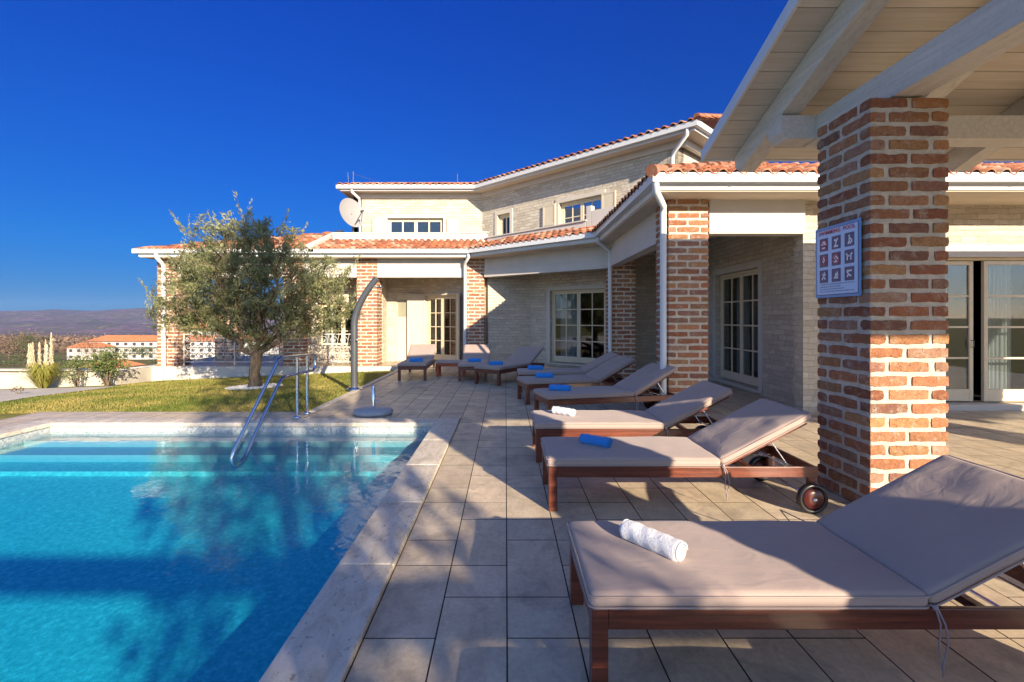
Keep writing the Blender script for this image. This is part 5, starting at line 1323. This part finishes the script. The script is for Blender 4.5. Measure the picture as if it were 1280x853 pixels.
tf = empty('added_shade_frame', (-2.4, -5.85, 0), 0, 'unseen timber beam frame added behind the camera to shade the pool', 'shade frame')  # added beam frame out of view, casts the dark band across the pool
b = MB(); b.box(0, 8.2, -.08, .08, 3.20, 3.40); b.build('beam', 'white beam wood', tf, .005)
for x in (.1, 7.9): b = MB(); b.box(x, x + .14, -.07, .07, -.1, 3.198); b.build('post', 'white beam wood', tf, .005)
# ------------------------------------------------------------ distant buildings and trees
def far_house(name, x, y, w, d, h, lab, rows=2, cols=8, roofh=None, ang=0, over=.6, balcony=False, cat='house'):
    z = ground_h(x, y) - .3; o = empty(name, (x, y, z), R(ang), lab, cat)
    b = MB(); b.box(-w / 2, w / 2, 0, d, -3, h); b.build('wall', 'far white', o)
    rh_ = roofh or d * .22; b = MB(); e = over
    b.add([(-w / 2 - e, -e, h), (w / 2 + e, -e, h), (w / 2 + e, d + e, h), (-w / 2 - e, d + e, h), (-w / 2 + d * .3, d / 2, h + rh_), (w / 2 - d * .3, d / 2, h + rh_)], [(0, 1, 5, 4), (1, 2, 5), (2, 3, 4, 5), (3, 0, 4), (3, 2, 1, 0)]); b.build('roof', 'far roof', o)
    for r_ in range(rows):
        for c in range(cols):
            cx = -w / 2 + w * (c + .5) / cols; zz = h * (r_ + .32) / rows; b = MB(); b.box(cx - w / cols * .2, cx + w / cols * .2, -.06, .05, zz, zz + h / rows * .45); b.build('window', 'far window', o)
        if balcony: b = MB(); b.box(-w / 2, w / 2, -1.3, -.02, h * (r_ + .05) / rows, h * (r_ + .30) / rows); b.build('balcony', 'far white', o)
    return o
far_house('hotel', -155, 226, 78, 12, 8.6, 'long white hotel with an orange roof across the valley', 3, 20, 2.6, 0, 1.0, True, 'hotel')
far_house('house', -186, 214, 14, 9, 5.5, 'small white house with an orange roof left of the hotel', 2, 4, 2.2)
far_house('house', -166, 268, 22, 16, 15.5, 'house with a raised pyramid roof behind the hotel', 2, 5, 4.5, 0, 1.5)
g1 = far_house('garage', -68.5, 82, 6.0, 5, 2.4, 'low garage with an orange roof and two brown doors', 0, 0, 1.2, -12, .5, cat='garage')
for x in (-1.6, 1.0): b = MB(); b.box(x - .9, x + .9, -.08, .02, .1, 2.0); b.build('garage_door', 'far door', g1)
far_house('house', -150, 300, 12, 9, 5, 'white house far right of the hotel seen through the veranda', 2, 3, 2)
HL = [(-470, 620, 'small white house with an orange roof on the valley slope, leftmost'), (-545, 690, 'white farmhouse with an orange roof among the woods'), (-390, 560, 'white house in the woods left above the hotel'), (-720, 1100, 'distant white house on the dark slope'), (-900, 1350, 'tiny far white house near the foot of the hills'), (-1150, 1500, 'tiny far house at the left edge of the valley')]
for i, (x, y, lab) in enumerate(HL): far_house('house', x, y, 14 + 4 * (i % 3), 10, 6, lab, 1, 3, 3, 12 * i, .8)
r9 = np.random.default_rng(33)
def far_tree(x, y, w, h, mat, lab, seed, n=2200):
    shrub(x, y, w, h, n, mat, max(.16, w * .028), .45, 'far_tree', lab, 'tree', 'trees in the valley', False, seed)
FT = [(-79, 92, 7, 8.5, 'bare twig', 'reddish bare tree behind the pampas grass'), (-70, 100, 7, 5, 'far evergreen', 'dark green bush beside the garage'),
      (-62, 84, 2.0, 2.0, 'shrub leaf', 'small round bright green bush right of the garage'), (-150, 200, 16, 6, 'far evergreen', 'dark trees in front of the hotel')]
for i in range(30):
    t = r9.random(); y = r9.uniform(110, 330); x = -y * r9.uniform(.55, 1.12)
    if -.96 < x / y < -.5 and y < 290: y += 180
    if x / y < -.93 and y < 170: y += 110
    FT.append((x, y, r9.uniform(9, 20), r9.uniform(6, 13), 'bare twig' if r9.random() < .72 else 'far evergreen', None))
names = ['brown bare woodland tree in the valley at left', 'dark evergreen tree in the valley at left']
for i, (x, y, w_, h_, m_, lab) in enumerate(FT):
    far_tree(x, y, w_, h_, m_, lab or names[0 if m_ == 'bare twig' else 1], 50 + i)
# far-off woods that read as one mass
n = 5200; y = r9.uniform(330, 1500, n); x = -y * r9.uniform(.45, 1.25, n); P = []
for i in range(n):
    s = r9.uniform(3, 7) * (1 + y[i] / 900); z = ground_h(x[i], y[i]); P.append(np.array([x[i], y[i], z]) + r9.normal(0, 1, (9, 3)) * s * np.array([.5, .5, .32]) + np.array([0, 0, s * .5]))
P = np.vstack(P); co, q, c = leaf_cloud(P, 3.6, .7, None, None, r9); o = fast_mesh('valley_woods', co, q, c, 'bare twig')
tag(o, 'brown winter woods on the valley floor', 'woods', kind='stuff')

for i in range(12):
    y = 46 + i * 4.1; x = -y * (1.06 - .022 * i + .03 * math.sin(i * 2.3))
    shrub(x, y, 2.2 + (i % 3) * .9, 1.5 + (i % 4) * .5, 420, 'far evergreen' if i % 3 else 'bare twig', .16, .5, 'bush', 'rounded bush on the green slope beyond the garden wall', 'bush', 'bushes on the slope beyond the wall', False, 90 + i)
# air
hz = bpy.data.materials.new('air'); hz.use_nodes = True; t = hz.node_tree; t.nodes.clear(); oo = t.nodes.new('ShaderNodeOutputMaterial'); pv = t.nodes.new('ShaderNodeVolumePrincipled')
pv.inputs['Color'].default_value = (.30, .52, .95, 1); pv.inputs['Density'].default_value = 3.6e-5; t.links.new(pv.outputs[0], oo.inputs['Volume']); M['air'] = hz
if HAZE:
    b = MB(); b.box(-14500, 14500, -6500, 12500, -260, 420); tag(b.build('haze', 'air'), 'thin blue haze over the valley', 'haze', kind='stuff')
